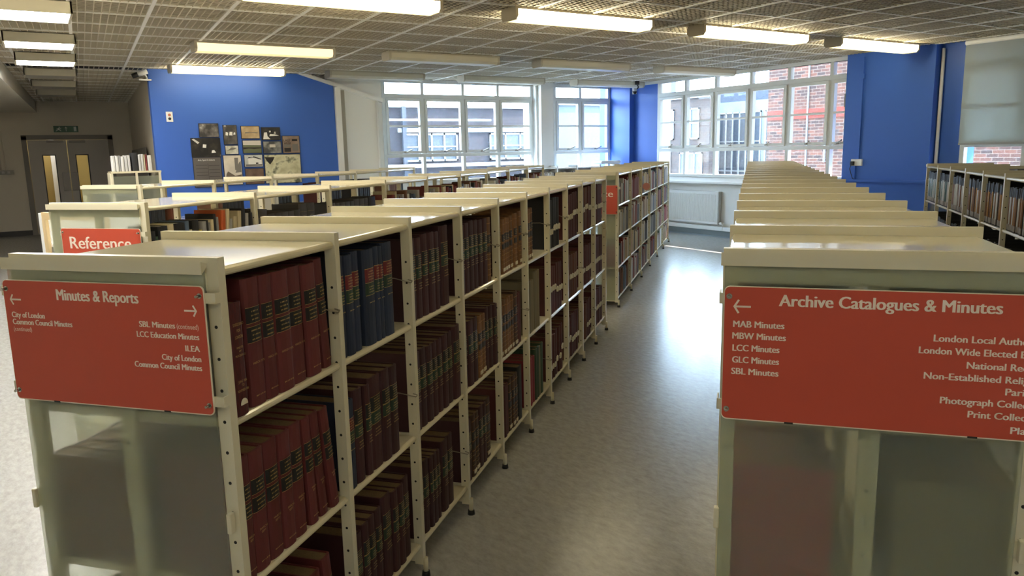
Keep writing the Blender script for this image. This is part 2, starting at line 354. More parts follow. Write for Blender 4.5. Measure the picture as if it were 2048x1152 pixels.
for k, y in enumerate((7.38, 9.25, 10.93, 12.72, 14.55, 16.4, 5.6, 3.8)):  # last two, out of view, are added to brighten the door wall
    t = thing('light_box', f"{'lit white' if k < 3 or k > 5 else 'unlit grey'} box light hanging under the corridor ceiling, {ORD[(3, 4, 5, 6, 7, 8, 2, 1)[k]]} from the near end", 'ceiling light',
              (.22 + SK * .95 * (y - 9.25), y, ZC - .1), 0, 'box lights in a line towards the grey doors')
    if k == 0: t.location.x -= .02
    s = MB(); s.box(-.32, .32, 0, .02, 0, .1); s.box(-.32, .32, .53, .55, 0, .1); s.box(-.32, -.30, 0, .55, 0, .1); s.box(.30, .32, 0, .55, 0, .1); s.box(-.32, .32, 0, .55, .09, .1)
    s.build('light_body', BOXC, t, bevel=.003)
    MB().box(-.297, .297, .022, .528, .004, .02).build('diffuser', LED if k < 3 or k > 5 else LEDOFF, t)

# ------------------------------------------------------------------ bookcases
def bullnose(y0, y1, z, x_in, x_front, m_):
    """shelf board with a rounded front lip; x_front is the aisle side"""
    s = 1 if x_front > x_in else -1; q = []
    for k in range(7):
        a = -math.pi / 2 + math.pi * k / 6; q.append((x_front - s * .011 + s * .011 * math.cos(a), z - .011 + .011 * math.sin(a)))
    poly = [(x_in, z - .022)] + q + [(x_in, z)]
    b = MB(); b.prism(poly, 'y', y0, y1, 0); return b
def bookcase(name, label, x0, x1, y0, n, pitch, levels, H=1.368, ang=0.0, org=None, end=(1, 0), shelves=True, mid=True, holes=True, sides=(0, 1)):
    """run of open shelving. Local frame: x across, y along the run, origin on the floor at the first upright"""
    o = org or (0, 0); t = thing(name, label, 'bookcase', R(x0 * 0 + o[0], y0 + o[1]), -TH - ang)
    up0 = None
    for i in range(n + 1):
        y = i * pitch; b = MB(); d = .0125
        b.box(x0, x0 + .034, y - d, y + d, .05, H - .052); b.box(x1 - .034, x1, y - d, y + d, .05, H - .052)
        b.box(x0, x1, y - d, y + d, H - .052, H); b.box(x0 + .034, x1 - .034, y - d, y + d, .06, .11)
        c_ = (x0 + x1) / 2
        if mid: b.box(c_ - .02, c_ + .02, y - d + .002, y + d - .002, .11, H - .052)
        if holes:
            for xx in (x0 + .017, x1 - .017) + ((c_,) if mid else ()):
                for k in range(15):
                    z = .16 + k * .075; b.cyl((xx, y - d - .0006, z), (xx, y - d + .001, z), .0042, 8, 1)
        u = b.build('upright', [CREAM, DARK], t)
        for xx, s in ((x0, -1), (x1, 1)):
            f = MB(); f.cyl((xx + s * .004, y, .018), (xx + s * .004, y, .075), .010, 10, 0); f.cyl((xx + s * .004, y, 0), (xx + s * .004, y, .02), .017, 12, 1, .014)
            f.build('foot', [CREAM, BLACK], u)
    for i in range(n):
        ya, yb = i * pitch + .0135, (i + 1) * pitch - .0135; c_ = (x0 + x1) / 2
        b = bullnose(ya, yb, H - .024, c_, x1 - .004, 0); b2 = bullnose(ya, yb, H - .024, c_, x0 + .004, 0)
        k = len(b.v); b.v += b2.v; b.f += [tuple(j + k for j in q) for q in b2.f]; b.m += b2.m; b.sm += b2.sm
        b.build('top_shelf', SHELF, t)
        if shelves:
            for z in levels:
                if 1 in sides: bullnose(ya, yb, z, c_ + .006, x1 - .006, 0).build('shelf', SHELF, t)
                if 0 in sides: bullnose(ya, yb, z, c_ - .006, x0 + .006, 0).build('shelf', SHELF, t)
    for e, y, s in ((end[0], -.0125, -1), (end[1], n * pitch + .0125, 1)):
        if not e: continue
        ys = sorted((y + s * .006, y + s * .012)); p = MB(); p.box(x0 + .004, x1 - .03, ys[0], ys[1], .07, H - .014)
        p = p.build('end_panel', FROST, t); p['label'] = 'frosted green glass sheet closing the end'
        r_ = MB(); yy = sorted((y + s * .003, y + s * .022)); r_.prism([(yy[0], H - .035), (yy[1], H - .020), (yy[1], H - .012), (yy[0], H - .006)], 'x', x0 - .004, x1 - .026); r_.build('end_rail', CREAM, t)
        MB().box(x0 + .004, x1 - .03, y + s * .0005, y + s * .004, H - .075, H - .035).build('end_rail', CREAM, t)
        for xx in (x0 + .006, x1 - .026):
            c1 = MB(); c1.box(xx - .012, xx + .012, *sorted((y, y + s * .004)), .72, .76); xs = xx + (-.006 if xx < c_ else .010)
            c1.box(xs - .006, xs + .006, *sorted((y + s * .002, y + s * .02)), .715, .765); c1.build('panel_clip', CREAM, t, bevel=.002)
    t['_'] = 0; del t['_']
    return t
LA = (.984, .563, .135)
case_A = bookcase('bookcase', 'long cream run of shelves of maroon and blue minute books, left of the aisle', -1.706, -1.110, 1.4565, 10, .522, LA, end=(1, 0))
LA2 = (1.035, .722, .410, .098)
case_A2 = bookcase('bookcase', 'cream run of four-tier shelves of thin pamphlets at the far end of the aisle', -1.79, -1.155, 7.708, 6, .955, LA2, end=(1, 1))
case_B = bookcase('bookcase', 'cream run of reference shelving with the Reference sign on its end', -3.535, -2.920, 3.283, 9, .94, (.984, .563, .135), end=(1, 0))
case_C = bookcase('bookcase', 'cream run of half-empty open shelving in front of the blue photo wall', -5.66, -5.03, 5.62, 6, 1.0, (.984, .563, .135), end=(1, 0), mid=False)
case_D = bookcase('bookcase', 'cream run of shelves with many close uprights, right of the aisle', -.030, .605, 1.762, 20, .522, LA, end=(1, 0), sides=(0, 1), ang=.0128, org=(0, 0))
case_E = bookcase('bookcase', 'cream run of shelves full of black folders at the right edge', 0, .62, 4.86, 7, .631, LA, ang=.051, org=(1.69, 0), end=(0, 1))

# ------------------------------------------------------------------ books
ARC = [(-.05, -.5), (-.022, -.46), (-.006, -.30), (0, 0), (-.006, .30), (-.022, .46), (-.05, .5)]
def book_meshes(key, cover, pages, labels=(), extra=()):
    b = MB(); inner = [(-.05, .43), (-.035, .2), (-.035, -.2), (-.05, -.43)]
    b.prism([(-1, -.5)] + ARC + [(-1, .5), (-1, .43)] + inner + [(-1, -.43)], 'z', 0, 1, 0)
    for k in range(len(b.f)): pass
    me = b.mesh(key + ' cover', cover)
    p = MB(); p.box(-.985, -.045, -.43, .43, .012, .985); pm = p.mesh(key + ' pages', pages)
    lms = []
    for nm_, group_ in labels:
        l = MB(); ms = []
        def mi(m):
            if m not in ms: ms.append(m)
            return ms.index(m)
        def patch(z0, z1, m, off, lo=-.47, hi=.47):
            A = [(x + off, y * .985) for x, y in ARC[1:-1]]
            for (xa, ya), (xb, yb) in zip(A, A[1:]):
                l.face([(xa, ya, z0), (xb, yb, z0), (xb, yb, z1), (xa, ya, z1)], mi(m), True)
        r = random.Random(len(key) * 7 + len(lms))
        for kind, z0, z1, m in group_:
            if kind == 'band': patch(z0, z1, m, .003)
            elif kind == 'line': patch(z0, z1, m, .006)
            elif kind == 'text':
                rows_ = max(1, int(round((z1 - z0) / .03)))
                for k in range(rows_):
                    z = z1 - (k + .8) * (z1 - z0) / rows_; half = r.uniform(.20, .30); y = -half
                    while y < half:
                        wd = r.uniform(.018, .05); ye = min(y + wd, half); l.face([(.0085, y, z), (.0085, ye, z), (.0085, ye, z + .011), (.0085, y, z + .011)], mi(m)); y += wd + r.choice((.014, .014, .05))
            elif kind == 'paper': l.box(-.01, .008, -.30, .30, z0, z1, mi(m))
        lms.append((nm_, l.mesh(key + ' ' + nm_, ms)))
    return me, pm, lms
def cov(name, rgb, var=.25, rough=.6, **k): return mat('cloth ' + name, rgb, rough, var=var, **k)
SL = 'spine_label'
two_black = [(SL, [('band', .655, .775, LBLACK), ('line', .652, .655, GOLD), ('line', .775, .778, GOLD), ('text', .67, .765, GOLD)]), (SL, [('band', .505, .625, LBLACK), ('line', .502, .505, GOLD), ('line', .625, .628, GOLD), ('text', .515, .62, GOLD)]), ('lettering', [('text', .07, .11, GOLD)])]
black_green = [(SL, [('band', .64, .79, LBLACK), ('line', .79, .795, GOLD), ('line', .632, .638, GOLD), ('text', .65, .785, GOLD)]), (SL, [('band', .50, .625, LGREEN), ('line', .495, .5, GOLD), ('line', .625, .63, GOLD), ('text', .52, .60, GOLD)]), ('lettering', [('text', .36, .46, GOLD)])]
red_green = [(SL, [('line', .800, .806, GOLD), ('band', .665, .80, LRED), ('text', .68, .79, GOLD), ('line', .655, .661, GOLD)]), (SL, [('band', .53, .65, LGREEN), ('line', .525, .53, GOLD), ('text', .55, .63, GOLD)]), ('lettering', [('text', .44, .465, GOLD)])]
calf_b = [('raised_bands', [('line', z, z + .012, mat('raised band', (150, 104, 52), .5)) for z in (.1, .26, .42, .58, .74, .9)] + [('line', .35, .355, GOLD), ('line', .19, .194, GOLD)])]
calf_l = calf_b + [(SL, [('band', .60, .73, LDARK), ('text', .62, .71, GOLD)]), (SL, [('band', .46, .55, LDARK)])]
calf_p = calf_l + [('shelf_label', [('paper', .05, .11, TAG)])]
CALF = cov('calf', (134, 92, 50), .2, noise=(9, (92, 60, 34), .25)); CALFD = cov('dark calf', (78, 52, 36), .2, noise=(9, (54, 36, 26), .25))
GREYTX = [('lettering', [('text', .55, .72, mat('silver tooling', (168, 160, 140), .5)), ('line', .80, .803, GOLD)])]
KINDS = {}
def kind(key, words, cover, pages=PAPER, labels=(), cat='book', name='bound_volume'):
    KINDS[key] = dict(words=words, m=book_meshes(key, cover, pages, labels), cat=cat, name=name)
kind('red', 'red-brown minute book', cov('red brown', (94, 36, 36), .12), labels=two_black, name='minute_book')
kind('old', 'short mottled oxblood book', cov('mottled oxblood', (92, 26, 24), .05, noise=(12, (56, 18, 20), .2)), name='minute_book')
kind('maroon', 'dark maroon minute book', cov('dark maroon', (56, 21, 25), .2), labels=black_green, name='minute_book')
kind('blue', 'navy minute book', cov('navy', (30, 41, 64), .15), labels=red_green, name='minute_book')
kind('calf', 'tan calf book', CALF, labels=calf_l)
kind('calfp', 'labelled tan calf book', CALF, labels=calf_p)
kind('calfd', 'dark brown calf book', CALFD, labels=calf_p)
for k_, w_, c_ in (('ox', 'oxblood volume', (78, 28, 28)), ('brown', 'brown volume', (96, 52, 30)), ('black', 'black volume', (26, 26, 28)), ('olive', 'olive grey volume', (120, 110, 86)),
                   ('rose', 'rose red volume', (142, 44, 56)), ('green', 'dark green volume', (44, 66, 42)), ('char', 'charcoal reference tome', (62, 60, 60))):
    kind(k_, w_, cov(w_, c_, .2), labels=GREYTX if k_ == 'char' else ())
for k_, w_, c_ in (('pwhite', 'white pamphlet', (206, 204, 198)), ('pgrey', 'grey pamphlet', (150, 148, 146)), ('pred', 'dull red pamphlet', (120, 48, 44)), ('pblack', 'black pamphlet', (30, 30, 32)), ('pgreen', 'dark green pamphlet', (50, 76, 64)),
                   ('pblue', 'slate blue pamphlet', (84, 100, 124)), ('pbrown', 'brown pamphlet', (112, 74, 52)), ('pcream', 'cream pamphlet', (196, 182, 148)), ('pyellow', 'yellow pamphlet', (196, 176, 84)), ('porange', 'orange pamphlet', (196, 92, 44))):
    kind(k_, w_.replace('pamphlet', 'paperback'), cov(w_, c_, .15), PAPERW, name='library_book')
for k_, w_, c_ in (('fpale', 'black folder with a pale sleeve', (182, 180, 172)), ('fgreen', 'black folder with a green sleeve', (60, 88, 82)), ('ftan', 'black folder with a tan sleeve', (150, 112, 66)), ('fwarm', 'black folder with a brown sleeve', (110, 78, 54))):
    sl = mat('sleeve ' + k_, c_, .25)
    kind(k_, w_, cov('folder black', (24, 24, 26), .1), PAPERW, labels=[('sleeve', [('band', .16, .78, sl), ('line', .03, .16, mat('sleeve foot', (130, 120, 104), .5))])], name='pamphlet_folder', cat='folder')

def place_book(M_, key, t, h, d, label, group, tilt=0, tagged=None, nm=None):
    k = KINDS[key]; o = bpy.data.objects.new(nm or k['name'], k['m'][0]); COL.objects.link(o)
    o.matrix_world = M_ @ Matrix.Rotation(tilt, 4, 'X') @ Matrix.Diagonal((d, t, h, 1)); tag(o, label, k['cat'], group)
    for nm_, me in [('pages', k['m'][1])] + k['m'][2]:
        c = bpy.data.objects.new(nm_, me); COL.objects.link(c); c.parent = o
    if tagged:
        b = MB(); zz = tagged; wy = rnd.uniform(.38, .5)
        b.prism([(-wy, zz - .05), (wy * .6, zz - .065), (wy, zz + .03), (wy * .3, zz + .06), (-wy * .8, zz + .04)], 'x', .006, .03)
        b.box(.003, .012, -.5, .5, zz + .005, zz + .013, 0)
        c = b.build('paper_tag', TAG); c.parent = o
    return o
SHELFNAME3 = ('top', 'middle', 'bottom'); SHELFNAME4 = ('top', 'second', 'third', 'bottom')
def fill(case, x_front, face, ybase, pitch, bay, z, specs, where, group, gap=.0008, d0=.24, start=.016, lean=0, nm=None):
    """specs: list of (kind, thickness, height, extra dict); face=+1 spines look to +x"""
    y = ybase + bay * pitch + start; out = []
    Mc = case.matrix_basis
    for n_, sp_ in enumerate(specs):
        key, t, h = sp_[:3]; ex = sp_[3] if len(sp_) > 3 else {}
        d = ex.get('d', d0 * rnd.uniform(.97, 1.03)); y += ex.get('gap', 0); tl = ex.get('tilt', lean)
        xf = x_front - face * (.008 + rnd.uniform(0, .008) + ex.get('back', 0))
        if tl: y += math.sin(abs(tl)) * 0
        Ml = Matrix.Translation((xf, y + t / 2, z + (abs(math.sin(tl)) * t / 2 if tl else 0) + .0005))
        if face < 0: Ml = Ml @ Matrix.Rotation(math.pi, 4, 'Z')
        pos = n_ + 1 if face > 0 else len(specs) - n_
        lab = f"{KINDS[key]['words']}, {ORD[pos]} from left, {where}"
        out.append(place_book(Mc @ Ml, key, t, h, d, lab, group, tl if face > 0 else -tl, ex.get('tag'), nm))
        y += t + gap + (ex.get('after', 0))
    return out
def V(key, n, t, h, jt=.006, jh=.004, **ex):
    return [(key, t + rnd.uniform(-jt, jt), h + rnd.uniform(-jh, jh), dict(ex)) for _ in range(n)]
XA = -1.110
def A(bay, lev, specs, **k):
    return fill(case_A, XA, 1, 0, .522, bay - 1, LA[lev], specs, f"{SHELFNAME3[lev]} shelf, {ORD[bay]} bay of minutes run", 'bound volumes in the run left of the aisle', **k)
first = A(1, 0, [('old', .054, .272, dict(back=-.008))] + V('red', 1, .064, .318, .001, .001, gap=.022) + [('red', t_, .316, {}) for t_ in (.052, .072, .066)] + V('red', 1, .066, .316, .001, tilt=.02, gap=.007) + [('red', .044, .318, dict(tilt=.075, gap=.020))])
second = A(1, 1, V('red', 1, .04, .318) + V('red', 4, .058, .318, .003, .002, gap=.001) + V('red', 1, .045, .316, tilt=.05, gap=.018) + V('red', 1, .042, .316, tilt=.08, gap=.012) + V('red', 1, .042, .316, tilt=.12, gap=.015))
A(1, 2, V('red', 3, .05, .285) + V('red', 1, .062, .30, .001, gap=.012) + V('red', 1, .036, .285) + V('red', 1, .05, .29, gap=.002) + V('red', 1, .045, .30, tilt=.1, gap=.045))
A(2, 0, V('blue', 3, .052, .31) + V('blue', 1, .068, .31, .001, gap=.026) + V('blue', 2, .034, .308, .003) + V('blue', 1, .07, .312))
A(2, 1, [('blue', .06, .285)] + V('maroon', 1, .062, .305) + V('maroon', 1, .036, .30, .002, gap=.012) + V('maroon', 1, .078, .312, .001) + V('maroon', 2, .06, .315))
A(2, 2, V('maroon', 1, .06, .28, .001) + V('maroon', 3, .05, .29) + V('maroon', 1, .066, .31, .002, gap=.02) + V('maroon', 3, .05, .30, .008))
A(3, 0, V('maroon', 2, .055, .30) + V('maroon', 2, .06, .305) + V('maroon', 1, .05, .305) + V('maroon', 1, .08, .315, .001, gap=.028))
A(3, 1, V('maroon', 7, .055, .30, .004) + V('maroon', 1, .075, .31))
A(3, 2, V('maroon', 2, .05, .29) + V('maroon', 3, .036, .285) + V('maroon', 1, .066, .305, gap=.024) + V('maroon', 1, .06, .30))
A(4, 0, V('maroon', 2, .058, .30) + V('maroon', 4, .062, .305) + V('calf', 1, .06, .30))
A(4, 1, V('maroon', 3, .062, .295) + V('calfp', 2, .058, .285) + V('maroon', 3, .055, .30))
A(4, 2, V('maroon', 1, .062, .28) + V('calfd', 2, .055, .285) + V('maroon', 2, .055, .29) + V('calfd', 1, .07, .295))
A(5, 0, V('maroon', 1, .06, .29) + V('calfp', 4, .052, .275, .002) + V('calfp', 2, .062, .285, .002, gap=.03))
A(5, 1, V('calfp', 5, .052, .29) + V('calfd', 1, .07, .30) + V('ox', 2, .04, .28))
A(5, 2, V('ox', 3, .045, .27) + V('calfd', 3, .056, .285) + [('black', .08, .30, dict(gap=.01))])
A(6, 0, V('calfp', 3, .048, .285) + [('ox', .06, .325, dict(back=.05, gap=.012))])
A(6, 1, V('olive', 4, .042, .30, .004) + V('olive', 3, .04, .335, .004))
A(6, 2, V('rose', 4, .036, .275, .003) + V('green', 2, .052, .31, .004) + V('olive', 1, .03, .30) + V('green', 1, .06, .31, gap=.006))
A(7, 0, V('black', 2, .052, .30, tag=.35) + V('black', 3, .058, .31, gap=.004, tag=.4))
A(7, 1, V('ox', 3, .064, .30, tag=.55) + V('ox', 3, .055, .305, tag=.45))
A(7, 2, V('ox', 3, .05, .29, tag=.3) + V('ox', 2, .062, .30, gap=.012, tag=.35) + V('ox', 1, .06, .31, tag=.5))
A(8, 0, V('ox', 3, .055, .30, tag=.5) + V('ox', 3, .055, .31, tag=.55))
A(8, 1, V('ox', 1, .07, .30) + V('brown', 5, .062, .30, tag=.5))
A(8, 2, V('brown', 2, .06, .29, tag=.5) + V('ox', 4, .062, .30, tag=.4))
A(9, 0, V('ox', 2, .06, .32, tag=.5) + V('brown', 2, .066, .325, gap=.004, tag=.55) + V('ox', 2, .06, .325, tag=.5))
A(9, 1, V('ox', 6, .064, .30, tag=.4))
A(9, 2, V('brown', 3, .06, .28) + V('ox', 3, .06, .29, tag=.35))
A(10, 0, V('ox', 6, .062, .32, tag=.45))
A(10, 1, V('ox', 6, .06, .305, tag=.4))
A(10, 2, V('ox', 6, .06, .30, tag=.5))
# legible gilt lettering on the nearest spines
def gilt(book, lines):
    b = MB(); w_, h_ = book.matrix_world.to_scale()[1], book.matrix_world.to_scale()[2]
    for body, z, cap, half in lines: add_text(b, body, -half, half, z, cap, 0, 0, .0, place=lambda u, q: (.012, u, q))
    o = b.build('lettering', GOLD); o.parent = book
gilt(first[0], [('SCHOOL BOARD', .80, .026, .36), ('FOR', .745, .026, .12), ('LONDON', .69, .026, .26), ('MINUTES', .60, .018, .22), ('OF', .57, .014, .08), ('PROCEEDINGS', .53, .018, .34), ('JUNE 1886', .30, .022, .30), ('TO', .265, .022, .09), ('NOVEMBER 1886', .22, .022, .38)])
b = MB(); b.prism([(-.24 + .0, .10)] + [(.24 * math.cos(a), .10 + .055 * math.sin(a)) for a in [math.pi * k / 10 for k in range(11)]], 'x', .008, .014); o_ = b.build('shelf_label', TAG); o_.parent = first[0]
for bk in first[1:]: gilt(bk, [('MARCH 1975', .335, .018, .36)])
for bk in second: gilt(bk, [('MARCH', .345, .018, .26), ('SEPT', .315, .018, .16)])
for bay in range(10):                       # wire book supports
    for lev in range(3):
        if (bay + lev * 2) % 3 == 0 or (lev == 0 and bay < 6):
            y = (bay + 1) * .522 - .045; z = LA[lev] + .15
            b = MB(); b.tube([(XA - .22, y, z + .02), (XA - .05, y, z + .022), (XA + .004, y + .024, z + .004), (XA + .006, y + .030, z + .010), (XA - .01, y + .028, z + .014)], .0020, 6)
            b.build('wire_support', WIRE, case_A)

# far aisle run: pamphlets on four tiers, spines to the aisle
PAL = ['pwhite'] * 5 + ['pgrey'] * 5 + ['pred'] * 4 + ['pblack'] * 3 + ['pgreen'] * 2 + ['pblue'] * 2 + ['pbrown'] * 2 + ['pcream'] * 3
GA2 = 'paperbacks in the run at the far end of the aisle'
rest = MB(); rmats = []
for bay in range(6):
    for lev in range(4):
        specs = []; tot = 0; lim = .955 - .05 - rnd.uniform(.05, .22); theme = rnd.sample(PAL, 6)
        while tot < lim:
            t = rnd.uniform(.030, .062)
            specs.append((rnd.choice(theme), t, rnd.uniform(.20, .262), {'d': rnd.uniform(.18, .22)})); tot += t + .001
        if bay < 4: fill(case_A2, -1.155, 1, 0, .955, bay, LA2[lev], specs, f"{SHELFNAME4[lev]} tier, {ORD[bay + 1]} bay of far run", GA2, nm='pamphlet')
        else:
            y = bay * .955 + .016
            for key, t, h, ex in specs:
                for m_ in (KINDS[key]['m'][0].materials[0], PAPERW):
                    if m_ not in rmats: rmats.append(m_)
                z = LA2[lev] + .0005; x1 = -1.155 - rnd.uniform(.008, .016); x0 = x1 - ex['d']; i = rmats.index(KINDS[key]['m'][0].materials[0])
                rest.prism([(x0, y), (x1 - .006, y), (x1, y + t * .25), (x1, y + t * .75), (x1 - .006, y + t), (x0, y + t), (x0, y + t - .002), (x1 - .01, y + t - .002), (x1 - .01, y + .002), (x0, y + .002)], 'z', z, z + h, i)
                rest.box(x0 + .003, x1 - .0101, y + .0021, y + t - .0021, z + .003, z + h - .003, rmats.index(PAPERW)); y += t + .001
o = rest.build('pamphlets', rmats); o.matrix_world = case_A2.matrix_basis; tag(o, 'mass of thin pamphlets in the last bays of the far run', 'pamphlets', None, 'stuff')
# reference run
GB = 'books on the top shelf of the reference run'
mixB = [('pblack', .045, .22), ('pgreen', .022, .19), ('pblack', .07, .24), ('pcream', .05, .245), ('pblack', .09, .245), ('pblue', .03, .25), ('pcream', .024, .20), ('pblack', .055, .25), ('pyellow', .026, .19), ('pgrey', .034, .235), ('pblack', .02, .24), ('pgrey', .02, .225), ('pcream', .024, .24), ('pblack', .022, .27), ('pgrey', .025, .25), ('porange', .034, .285), ('pcream', .03, .29), ('pgrey', .026, .23), ('pcream', .032, .24), ('pcream', .034, .27), ('pblack', .036, .28), ('pgrey', .028, .25), ('pblack', .03, .25)]
def Bk(bay, specs, words=None): return fill(case_B, -2.92, 1, 0, .94, bay - 1, .984, specs, f"top shelf, {ORD[bay]} bay of reference run", GB, d0=.22, nm='reference_book')
Bk(1, [(k, t, h + .01, {'tilt': -.10 if 14 < i < 22 else 0, 'd': .2, 'gap': .032 if i == 22 else (.006 if 14 < i < 22 else 0)}) for i, (k, t, h) in enumerate(mixB)])
Bk(2, V('char', 1, .13, .27, .001) + V('char', 5, .075, .235, .004) + V('char', 2, .10, .27, .004))
Bk(3, V('char', 5, .07, .245, .012) + V('char', 3, .085, .25, .01) + V('black', 1, .12, .26))
for bay in range(4, 10):
    specs = []; tot = 0
    while tot < .80:
        t = rnd.uniform(.022, .055); th = (['pred', 'pwhite', 'pgrey', 'pblue', 'pblack', 'pcream', 'pbrown'] if bay != 5 else ['pblack', 'pcream', 'pred', 'pred', 'pgrey'])
        specs.append((rnd.choice(th), t, rnd.uniform(.18, .28))); tot += t + .001
    Bk(bay, specs)
# half-empty run in front of the photo wall
GC = 'books in the half-empty run'
for bay, specs in ((1, V('black', 6, .04, .245, tilt=-.06) + V('brown', 1, .05, .21, gap=.1)), (2, V('pbrown', 2, .05, .25) + V('black', 6, .06, .235)), (3, V('pwhite', 2, .05, .22) + V('black', 6, .07, .225)), (4, V('ox', 4, .07, .262) + V('black', 4, .07, .24)), (5, V('black', 8, .06, .26)), (6, V('pbrown', 5, .06, .24) + V('black', 4, .06, .25))):
    fill(case_C, -5.03, 1, 0, 1.0, bay - 1, .984, specs, f"{ORD[bay]} bay of half-empty run", GC)
# folders at the right edge
GE = 'black folders in the run at the right edge'
themes = [['fwarm', 'ftan'], ['fwarm', 'ftan', 'fpale'], ['fwarm', 'ftan', 'fpale'], ['ftan', 'fpale', 'fwarm'], ['fpale', 'fpale', 'fwarm'], ['fpale', 'fpale', 'fgreen'], ['fgreen', 'fgreen', 'fpale']]
for bay in range(7):
    for lev in range(2):
        specs = [(rnd.choice(themes[bay]), rnd.uniform(.03, .04), .30 + rnd.uniform(-.012, .012), {'d': .24, 'gap': rnd.choice((0.001, .002, .004))}) for _ in range(14 if lev == 0 else 12)]
        fill(case_E, 0, -1, 0, .631, bay, LA[lev], specs, f"{'top' if lev == 0 else 'middle'} shelf, {ORD[7 - bay]} bay from blue wall", GE)
# red volumes glimpsed through the frosted end of the right-hand run
GD = 'volumes behind the frosted end panels'
fill(case_D, -.03, -1, 0, .522, 0, LA[1], V('rose', 7, .062, .30), 'middle shelf, left half behind Archive panel', GD)
fill(case_D, -.03, -1, 0, .522, 0, LA[0], V('brown', 4, .062, .29) + V('ox', 3, .06, .29), 'top shelf, left half behind Archive panel', GD)
for lev in range(2): fill(case_D, .605, 1, 0, .522, 0, LA[lev], V('olive', 3, .062, .29) + V('green', 4, .06, .30), f"{SHELFNAME3[lev]} shelf, right half behind Archive panel", GD)
for lev in range(3): fill(case_A, -1.706, -1, 0, .522, 0, LA[lev], V('brown', 3, .06, .28) + V('olive', 2, .06, .29) + V('char' if lev else 'olive', 2, .065, .30), f"{SHELFNAME3[lev]} shelf, left half behind Minutes panel", GD)

# ------------------------------------------------------------------ signs
def round_rect(x0, x1, z0, z1, r, n=5):
    P = []
    for cx, cz, a0 in ((x1 - r, z0 + r, -90), (x1 - r, z1 - r, 0), (x0 + r, z1 - r, 90), (x0 + r, z0 + r, 180)):
        for k in range(n + 1):
            a = math.radians(a0 + 90 * k / n); P.append((cx + r * math.cos(a), cz + r * math.sin(a)))
    return P
def arrow(mb, x0, x1, z, h, y, tip):
    d = 1 if tip > 0 else -1; xt = x1 if d > 0 else x0; xb = x0 if d > 0 else x1; t = .0042
    mb.face([(xb, y, z - t / 2), (xt, y, z - t / 2), (xt, y, z + t / 2), (xb, y, z + t / 2)])
    for s in (-1, 1):
        a = Vector((xt, 0, z)); e = Vector((xt - d * h * .62, 0, z + s * h)); n_ = (e - a).normalized(); q = Vector((-n_.z, 0, n_.x)) * t / 2
        mb.face([(p.x, y, p.z) for p in (a - q - n_ * .0015, e - q, e + q, a + q - n_ * .0015)])
def sign(case, label, x0, x1, z0, z1, yoff, lines, arrows=(), screws=True, gaps=(), bold=.03):
    t = thing('sign', label, 'sign'); t.matrix_world = case.matrix_basis; y = yoff
    p = MB(); p.prism(round_rect(x0, x1, z0, z1, .012), 'y', y, y + .004, 1)
    p.prism(round_rect(x0 + .0015, x1 - .0015, z0 + .0025, z1 - .0015, .011), 'y', y - .0004, y + .001, 0)
    for g in gaps: p.box(g - .009, g + .009, y - .0006, y + .004, z0 - .001, z0 + .003, 2)
    p.build('sign_panel', [RED, SIGNEDGE, BLACK], t)
    l = MB()
    for body, a, c, z, cap, bo in lines: add_text(l, body, a, c, z, cap, y - .0008, 0, bo)
    for ar in arrows: arrow(l, *ar[:4], y - .0008, ar[4])
    l.build('lettering', LETTER, t)
    if screws:
        for xx in (x0 + .011, x1 - .011):
            for zz in (z0 + .024, z1 - .022):
                s = MB(); s.cyl((xx, y - .002, zz), (xx, y + .0005, zz), .0062, 14); s.cyl((xx, y - .014, zz), (xx, y - .002, zz), .0032, 10); s.build('screw', STEEL, t)
    for zz in (z0 + .02, z1 - .04):
        for xx0, xx1 in ((x1 - .02, x1 + .026), (x0 - .01, x0 + .02)):
            s = MB(); s.box(xx0, xx1 - .002, y + .0042, y + .007, zz, zz + .024); s.box(xx1 - .003 if xx0 > (x0 + x1) / 2 else xx0, xx1 if xx0 > (x0 + x1) / 2 else xx0 + .003, y + .0042, -.0127, zz, zz + .024); s.build('bracket', CREAM, t)
    return t
BO, LT = .10, .0
sign(case_A, 'red Minutes & Reports sign on the end of the nearest left-hand run', -1.709, -1.134, 1.008, 1.308, -.0365,
     [('Minutes & Reports', -1.5455, -1.312, 1.263, .026, BO), ('City of London', -1.690, -1.590, 1.216, .0135, BO), ('Common Council Minutes', -1.690, -1.510, 1.1985, .0135, BO), ('(continued)', -1.690, -1.634, 1.182, .0105, LT),
      ('SBL Minutes', -1.3155, -1.218, 1.2085, .0135, BO), ('(continued)', -1.213, -1.155, 1.2085, .0115, LT), ('LCC Education Minutes', -1.325, -1.156, 1.1845, .0135, BO), ('ILEA', -1.195, -1.157, 1.157, .0135, BO),
      ('City of London', -1.2615, -1.156, 1.1335, .0135, BO), ('Common Council Minutes', -1.340, -1.156, 1.1125, .0135, BO)],
     [(-1.688, -1.656, 1.260, .0125, -1), (-1.189, -1.157, 1.251, .0125, 1)], gaps=(-1.585, -1.262))
